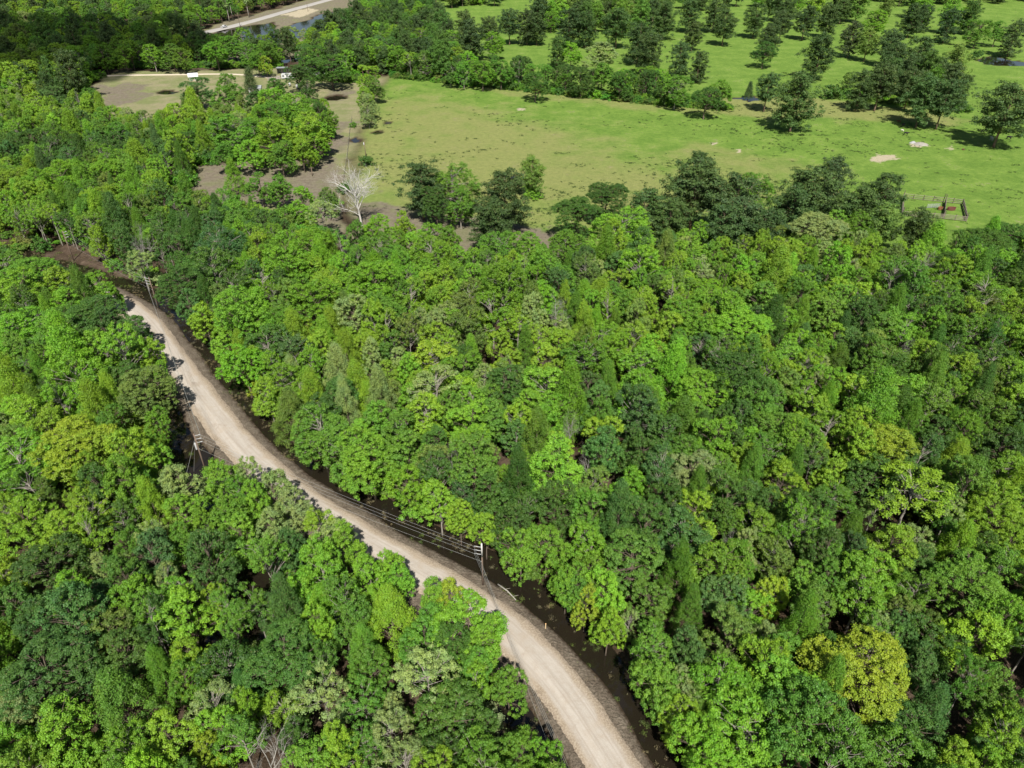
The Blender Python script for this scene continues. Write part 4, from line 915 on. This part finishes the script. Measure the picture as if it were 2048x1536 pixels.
# ------------------------------------------------------------------ buildings, vehicles and other things round the farmyard
M_wallw = simple('white_boards', (.60, .59, .57), .7, 0, .08, .8); M_roofw = simple('white_metal_roof', (.58, .58, .57), .45, .1, .06, .6)
M_roofg = simple('grey_metal_roof', (.36, .37, .38), .5, .3, .2, .8); M_roofb = simple('brown_shingles', (.18, .12, .09), .9, 0, .3, 1.5); M_tan = simple('tan_boards', (.44, .34, .25), .8, 0, .12, .8)
M_glass = simple('dark_pane', (.03, .035, .04), .12, 0, .2, 1.0, .5); M_dark = simple('dark_interior', (.03, .028, .025), .9, 0, .3, 1.0)
def house(u, v, L, W, Hh, rise, rz, wall, roof, label, name='house', cat='house', openings=True, z=0.0):
    xy = G(u, v); o = thing(name, label, cat, (xy[0], xy[1], z), rz)
    x, y = L / 2, W / 2
    MB().add([(-x, -y, -.3), (x, -y, -.3), (x, y, -.3), (-x, y, -.3), (-x, -y, Hh), (x, -y, Hh), (x, y, Hh), (-x, y, Hh), (-x, 0, Hh + rise), (x, 0, Hh + rise)],
             [(0, 1, 5, 4), (2, 3, 7, 6), (1, 2, 6, 9, 5), (3, 0, 4, 8, 7), (3, 2, 1, 0)]).build('wall', wall, o)
    ov = .4; k = rise / y; ze = Hh - ov * k + .06; zt = Hh + rise + .06; t = .1
    for s_ in (-1, 1):
        r = MB().add([(-x - ov, s_ * (y + ov), ze), (x + ov, s_ * (y + ov), ze), (x + ov, 0, zt), (-x - ov, 0, zt), (-x - ov, s_ * (y + ov), ze + t), (x + ov, s_ * (y + ov), ze + t), (x + ov, 0, zt + t), (-x - ov, 0, zt + t)],
                 [(0, 1, 2, 3), (4, 5, 6, 7), (0, 1, 5, 4), (2, 3, 7, 6), (1, 2, 6, 5), (3, 0, 4, 7)]).build('roof', roof, o)
    if openings:
        for xx in ([-x * .55, x * .55] if L > 5 else [x * .45]):
            w = MB().box(xx - .5, xx + .5, -y - .05, -y - .005, 1.0, 2.1).build('window', M_wallw, o); MB().box(xx - .42, xx + .42, -y - .075, -y - .052, 1.08, 2.02).build('pane', M_glass, w)
        d = MB().box(-.45, .45, -y - .06, -y - .005, 0, 2.05).build('door', M_tan, o); MB().tube([(.34, -y - .1, 1.0), (.34, -y - .06, 1.0)], .04, 6).build('handle', M_steel, d)
    return o
house(388, 160, 4.6, 4.0, 2.2, 1.3, .35, M_wallw, M_roofw, 'small white gabled shed alone beside the sandy track', 'shed', 'shed')
house(626, 149, 9.0, 6.5, 3.0, 2.2, 1.25, M_wallw, M_roofw, 'white farmhouse with white roof between the dark oaks')
house(640, 157, 5.5, 4.2, 2.4, 1.3, .2, M_wallw, M_roofg, 'low white outbuilding in front of the farmhouse', 'shed', 'shed')
house(512, 184, 6.0, 4.5, 2.3, .9, .1, M_wallw, M_roofg, 'grey-roofed shed behind the dark cedar', 'shed', 'shed')
house(207, 76, 13, 8, 3.0, 2.4, .3, M_tan, M_roofb, 'tan house with brown roof among the far trees')
house(720, 98, 11, 8, 3.0, 2.2, -.2, M_tan, M_roofg, 'tan house half hidden behind the tall trees by the pond')
xy = G(651, 158); wb = thing('white_wall', 'long low white wall beside the farmhouse', 'wall', (xy[0], xy[1], 0), -.02); MB().box(-4.2, 4.2, -.15, .15, -.2, 1.25).build('panel', M_wallw, wb); MB().box(-4.3, 4.3, -.22, .22, 1.252, 1.36).build('coping', M_roofw, wb)
xy = G(566, 147); sh = thing('open_shed', 'open-fronted grey shed beside the camper', 'shed', (xy[0], xy[1], 0), .1)
MB().box(-2.8, 2.8, 1.9, 2.1, -.2, 3.0).build('wall', M_roofg, sh); MB().box(-2.8, -2.62, -2, 1.898, -.2, 2.9).build('wall', M_roofg, sh); MB().box(2.62, 2.8, -2, 1.898, -.2, 2.9).build('wall', M_roofg, sh)
MB().add([(-3.1, -2.5, 3.3), (3.1, -2.5, 3.3), (3.1, 2.4, 3.05), (-3.1, 2.4, 3.05), (-3.1, -2.5, 3.42), (3.1, -2.5, 3.42), (3.1, 2.4, 3.17), (-3.1, 2.4, 3.17)], [(3, 2, 1, 0), (4, 5, 6, 7), (0, 1, 5, 4), (1, 2, 6, 5), (2, 3, 7, 6), (3, 0, 4, 7)]).build('roof', M_roofg, sh)
for xx in (-2.7, 0, 2.7): MB().box(xx - .09, xx + .09, -2.2, -2.02, -.2, 3.26).build('post', M_darkwood, sh)
def wheel(o, x, y, r=.36, w=.24):
    t = MB().tube([(x, y - w / 2, r), (x, y + w / 2, r)], r, 14).build('wheel', simple('tyre_rubber', (.02, .02, .02), .85), o); MB().tube([(x, y - w / 2 - .01, r), (x, y + w / 2 + .01, r)], r * .55, 10).build('rim', M_steel, t)
xy = G(575, 158); rv = thing('camper_trailer', 'white camper trailer with dark windows in front of the open shed', 'camper', (xy[0], xy[1], 0), .1)
b = MB(); prof2 = [(-3.0, .6), (2.5, .6), (2.9, 1.0), (2.9, 2.2), (2.3, 2.9), (-2.7, 2.9), (-3.0, 2.6)]
b.add([(x_, -1.15, z_) for x_, z_ in prof2] + [(x_, 1.15, z_) for x_, z_ in prof2], [tuple(range(7)), tuple(range(13, 6, -1))] + [(i, i + 7, (i + 1) % 7 + 7, (i + 1) % 7) for i in range(7)]).build('body', M_white, rv)
for xx in (-1.9, .2, 1.8): MB().box(xx - .45, xx + .45, -1.2, -1.152, 1.5, 2.2).build('window', M_glass, rv)
MB().box(-1.05, -.45, -1.19, -1.153, .75, 2.3).build('door', M_wallw, rv)
for xx in (-.5, .3): wheel(rv, xx, -1.0); wheel(rv, xx, 1.0)
MB().tube([(2.9, 0, .7), (4.0, 0, .6)], .07, 5).build('hitch', M_steel, rv)
i = int(np.argmin(np.hypot(*(hw - G(455, 57)).T))); th = math.atan2(*(hw[i + 1] - hw[i - 1])[::-1])
pk = thing('pickup_truck', 'white pickup truck driving on the far road by the pond', 'pickup', (hw[i][0], hw[i][1], .34), th)
prof3 = [(-2.7, .45), (2.6, .45), (2.7, .8), (2.6, 1.08), (1.5, 1.18), (.85, 1.8), (-.75, 1.85), (-.95, 1.15), (-2.7, 1.12)]
b = MB(); k = len(prof3); b.add([(x_, -.95, z_) for x_, z_ in prof3] + [(x_, .95, z_) for x_, z_ in prof3], [tuple(range(k)), tuple(range(2 * k - 1, k - 1, -1))] + [(i, i + k, (i + 1) % k + k, (i + 1) % k) for i in range(k)])
b.build('body', M_white, pk)
for s_ in (-1, 1):
    MB().add([(1.3, s_ * .955, 1.25), (.8, s_ * .955, 1.68), (-.65, s_ * .955, 1.72), (-.75, s_ * .955, 1.25), (1.3, s_ * .975, 1.25), (.8, s_ * .975, 1.68), (-.65, s_ * .975, 1.72), (-.75, s_ * .975, 1.25)], [(0, 1, 2, 3), (7, 6, 5, 4), (0, 4, 5, 1), (1, 5, 6, 2), (2, 6, 7, 3), (3, 7, 4, 0)]).build('window', M_glass, pk)
    MB().box(2.6, 2.72, s_ * .7 - .16, s_ * .7 + .16, .82, .98).build('headlight', M_glass, pk)
    for xx in (-1.75, 1.75): wheel(pk, xx, s_ * .86, .38)
MB().box(-2.55, -1.05, -.8, .8, 1.135, 1.16).build('bed_floor', M_dark, pk)
for u, v, lab in ((580, 173, 'smaller white upright tank in the farmyard'), (595, 177, 'larger white upright tank nearest the lone tree')):
    xy = G(u, v); s_ = 1 if u < 590 else 1.25; o = thing('storage_tank', lab, 'tank', (xy[0], xy[1], 0), 0, 'white tanks in the farmyard')
    MB().tube([(0, 0, 0), (0, 0, 1.6 * s_), (0, 0, 1.85 * s_), (0, 0, 1.95 * s_)], [.6 * s_, .6 * s_, .4 * s_, .15 * s_], 12).build('shell', M_white, o, True); MB().tube([(0, 0, 1.93 * s_), (0, 0, 2.05 * s_)], .14, 8).build('lid', M_dark, o)
r_ = random.Random(8); dp = MB()
for _ in range(46):
    xy = G(r_.uniform(537, 560), r_.uniform(154, 162)); a, b_, h = r_.uniform(.2, 1.1), r_.uniform(.1, .5), r_.uniform(.15, .7); dp.box(xy[0] - a, xy[0] + a, xy[1] - b_, xy[1] + b_, -.05, h)
tag(dp.build('scrap_debris', simple('mixed_scrap', (.30, .26, .22), .9, 0, .6, .9)), 'low heap of mixed scrap and timber beside the camper', 'scrap heap', kind='stuff')

# palms by the far road
M_frond = leaf_material('frond', .2, .5)
def palm_meshes():
    rng = np.random.RandomState(9); t = MB().tube([(0, 0, -.5), (.1, 0, 4), (.05, .1, 9), (0, 0, 12)], [.34, .27, .24, .26], 8).mesh('trunk', M_palebark, True)
    mb = MB()
    for i in range(46):
        a = rng.rand() * 6.28; e = rng.uniform(-.9, 1.2); L = rng.uniform(1.6, 2.3); d = Vector((math.cos(a) * math.cos(e), math.sin(a) * math.cos(e), math.sin(e))); w = Vector((-math.sin(a), math.cos(a), 0))
        p0 = Vector((0, 0, 12)); p1 = p0 + d * L * .55; p2 = p1 + d * L * .4 + Vector((0, 0, -.35)); p3 = p2 + d * L * .25 + Vector((0, 0, -.5))
        mb.add([p0 - w * .05, p0 + w * .05, p1 - w * .35, p1 + w * .35, p2 - w * .55, p2 + w * .55, p3 - w * .1, p3 + w * .1], [(0, 1, 3, 2), (2, 3, 5, 4), (4, 5, 7, 6)])
    return t, mb.mesh('crown', M_frond)
pt, pcn = palm_meshes()
for u, v, s_, t, lab in ((459, 44, 1.0, 'P', 'leftmost tall palm beside the far road, pale head'), (466, 41, 1.12, 'G', 'middle tall palm beside the far road'), (498, 35, 1.08, 'P', 'rightmost tall palm beside the far road, pale head')):
    xy = G(u, v); o = thing('palm_tree', lab, 'palm', (xy[0], xy[1], 0), u, 'palms by the far road'); link('trunk', pt, o).scale = (s_,) * 3; c_ = link('crown', pcn, o); c_.scale = (s_,) * 3; c_['tint'] = [*TINT[t]]

# sand heap, log, marker
def mound(u, v, L, W, Hh, mat, name, label, cat):
    xy = G(u, v); n, m_ = 22, 9; V = [(0, 0, Hh)]; F_ = []
    for j in range(1, m_ + 1):
        for i in range(n):
            a = 6.2832 * i / n; t = j / m_; w = 1 + .35 * (float(fbm(math.cos(a) * 2 + u, math.sin(a) * 2 + v, 1.2, 3)) - .5)
            V.append((math.cos(a) * L / 2 * t * w, math.sin(a) * W / 2 * t * w, Hh * (1 - t ** 1.4) * (1 + .8 * (float(fbm(math.cos(a) * t * 4 + u, math.sin(a) * t * 4, .9, 3)) - .5)) - .06 * (t > .95)))
    for i in range(n): F_.append((0, 1 + i, 1 + (i + 1) % n))
    for j in range(m_ - 1):
        for i in range(n): a = 1 + j * n; F_.append((a + i, a + n + i, a + n + (i + 1) % n, a + (i + 1) % n))
    o = MB().add(V, F_).build(name, mat, None, True); o.location = (xy[0], xy[1], .02); return tag(o, label, cat)
mound(1842, 289, 6.5, 5.0, .8, simple('white_sand', (.28, .26, .22), .95, 0, .2, 1.0), 'sand_heap', 'low heap of white sand on the pasture below the cows', 'sand heap')
mound(1826, 286, 3.2, 2.4, .7, simple('grey_rubble', (.30, .30, .30), .95, 0, .4, 3.0), 'rubble_heap', 'small grey rubble heap against the white sand heap', 'rubble heap')
a, b_ = G(996, 1166, .3), G(1032, 1197, .3)
lg = thing('fallen_log', 'pale fallen log lying in the ditch near the pole with the pale top', 'log', (a[0], a[1], -.1)); d_ = Vector((b_[0] - a[0], b_[1] - a[1], 0))
MB().tube([(0, 0, .1), d_ * .5 + Vector((.1, .1, .18)), d_ + Vector((0, 0, .05))], [.13, .10, .06], 8).build('stem', M_deadwood, lg, True)
for k_, s_ in ((.35, 1), (.6, -1), (.8, 1)): MB().tube([d_ * k_ + Vector((0, 0, .15)), d_ * (k_ + .12) + Vector((s_ * .6, .3, .5))], [.05, .02], 5).build('branch', M_palebark, lg, True)
xy = G(1091, 1256); mk = thing('marker_post', 'short tan marker post on the verge right of the gravel road', 'post', (xy[0], xy[1], -.2)); MB().box(-.07, .07, -.03, .03, -.2, 1.15).build('stake', simple('tan_stake', (.55, .42, .24), .8), mk); MB().box(-.085, .085, -.042, .042, 1.152, 1.25).build('cap', simple('faded_cap', (.60, .34, .16), .7), mk)

# ------------------------------------------------------------------ weeds of the pasture and dry grass of the verges
def weeds():
    rs_ = np.random.RandomState(31); pf = []
    n = 9000; v = rs_.uniform(150, 470, n); u = rs_.uniform(700, 2060, n)
    P = np.array([G(a, b) for a, b in zip(u, v)]); ok = sdist(PASTURE, P[:, 0], P[:, 1]) > 2
    cl = fbm(P[:, 0], P[:, 1], 30, 3); ok &= rs_.rand(n) < .05 + .55 * sstep(.45, .7, cl)
    for x, y in P[ok][:1700]:
        for _ in range(rs_.randint(1, 4)):
            r = rs_.uniform(.3, .95); pf.append((x + rs_.normal() * .9, y + rs_.normal() * .6, .05, r))
    for (a, b, w) in ((1380, 395, 9), (1420, 352, 6), (1650, 222, 9), (1712, 249, 9), (1690, 238, 6), (1090, 394, 9), (1100, 420, 7), (1080, 450, 6), (850, 335, 4), (870, 322, 5), (960, 300, 4), (1120, 306, 4), (1160, 330, 5)):
        x, y = G(a, b)
        for _ in range(w * 4): pf.append((x + rs_.normal() * w * .45, y + rs_.normal() * w * .25, .05, rs_.uniform(.3, .9)))
    me = leaves_mesh('weed_tufts', rs_, pf, 70000, .17, M_leaf, .4, .32, .5, 1.0, 0, .1); o = link('weed_tufts', me); o['tint'] = [.048, .085, .020]
    tag(o, 'dark green weed tufts dotted over the pasture grass', 'weeds', kind='stuff')
weeds()
def verge_growth():
    rs_ = np.random.RandomState(41); dry, green = [], []; n = 60000
    y = np.sqrt(rs_.rand(n) * (260 ** 2 - 26 ** 2) + 26 ** 2); x = (rs_.rand(n) * 2 - 1) * (y * .8 + 20); s = road_side(x, y); d = np.abs(s) - ROAD_W / 2
    strip = inside(STRIP, x, y)
    ok = ((d > .3) & (d < np.where(s > 0, 9, 8)) | strip & (d > .3)) & (rs_.rand(n) < sstep(.34, .62, fbm(x, y, 3.5, 3)))
    gr = fbm(x + 70, y, 6, 3) + rs_.normal(size=n) * .08
    for a, b, g, dd in zip(x[ok], y[ok], gr[ok], d[ok]):
        (green if g > .52 + .05 * (dd < 2) else dry).append((a, b, -.25, rs_.uniform(.12, .5)))
    for nm, pf, cnt, t, lab in (('dry_grass', dry, 52000, (.20, .165, .105), 'dry brown grass on the verges and ditch banks of the gravel road'), ('verge_weeds', green, 40000, (.11, .15, .04), 'olive green weeds on the verges of the gravel road')):
        me = leaves_mesh(nm, rs_, pf, cnt, .12, M_leaf, .18, .6, .1, 1.0, 0, .1); o = link(nm, me); o['tint'] = [*t]; tag(o, lab, 'grass', kind='stuff')
verge_growth()

# ------------------------------------------------------------------ air: a passing cloud outside the picture that shades the far wood, and thin haze
def cloud():
    c = np.array(G(40, 116)); hz = 650.0; k = hz / -SUN.z; rx = 112.0; ry = 88.0
    bm = bmesh.new(); bmesh.ops.create_icosphere(bm, subdivisions=5, radius=1.0)
    for v in bm.verts:
        a, b = v.co.x, v.co.y; w = 1 + .55 * (float(fbm(a * 3 + 7, b * 3 + v.co.z * 2, 1.6, 4)) - .5) * 2
        v.co = Vector((a * rx * w, b * ry * w, v.co.z * 30 * w))
    m, nt, out = new_mat('cloud_vapour'); q = N(nt); d = q.n('ShaderNodeBsdfDiffuse'); d.inputs[0].default_value = (.85, .85, .85, 1); t = q.n('ShaderNodeBsdfTranslucent'); t.inputs[0].default_value = (.8, .8, .8, 1)
    mx = q.n('ShaderNodeMixShader'); mx.inputs[0].default_value = .5; nt.links.new(d.outputs[0], mx.inputs[1]); nt.links.new(t.outputs[0], mx.inputs[2]); tr = q.n('ShaderNodeBsdfTransparent'); m2 = q.n('ShaderNodeMixShader'); m2.inputs[0].default_value = .45; nt.links.new(mx.outputs[0], m2.inputs[1]); nt.links.new(tr.outputs[0], m2.inputs[2]); nt.links.new(m2.outputs[0], out.inputs[0])
    me = bpy.data.meshes.new('cloud'); bm.to_mesh(me); bm.free(); me.materials.append(m); me.polygons.foreach_set('use_smooth', [True] * len(me.polygons))
    o = link('cloud', me); o.location = (c[0] - SUN.x * k, c[1] - SUN.y * k, hz); tag(o, kind='structure')
cloud()
def haze(density):
    m, nt, out = new_mat('haze'); v = nt.nodes.new('ShaderNodeVolumePrincipled'); v.inputs['Color'].default_value = (.80, .88, 1.0, 1); v.inputs['Density'].default_value = density; v.inputs['Anisotropy'].default_value = 0.0
    nt.links.new(v.outputs[0], out.inputs['Volume'])
    o = MB().box(-1400, 1400, -120, 1400, -3.5, 95).build('haze', m); tag(o, 'thin pale haze in the air over the wood and pasture', 'haze', kind='stuff')
HAZE = 0.0
if HAZE: haze(HAZE)
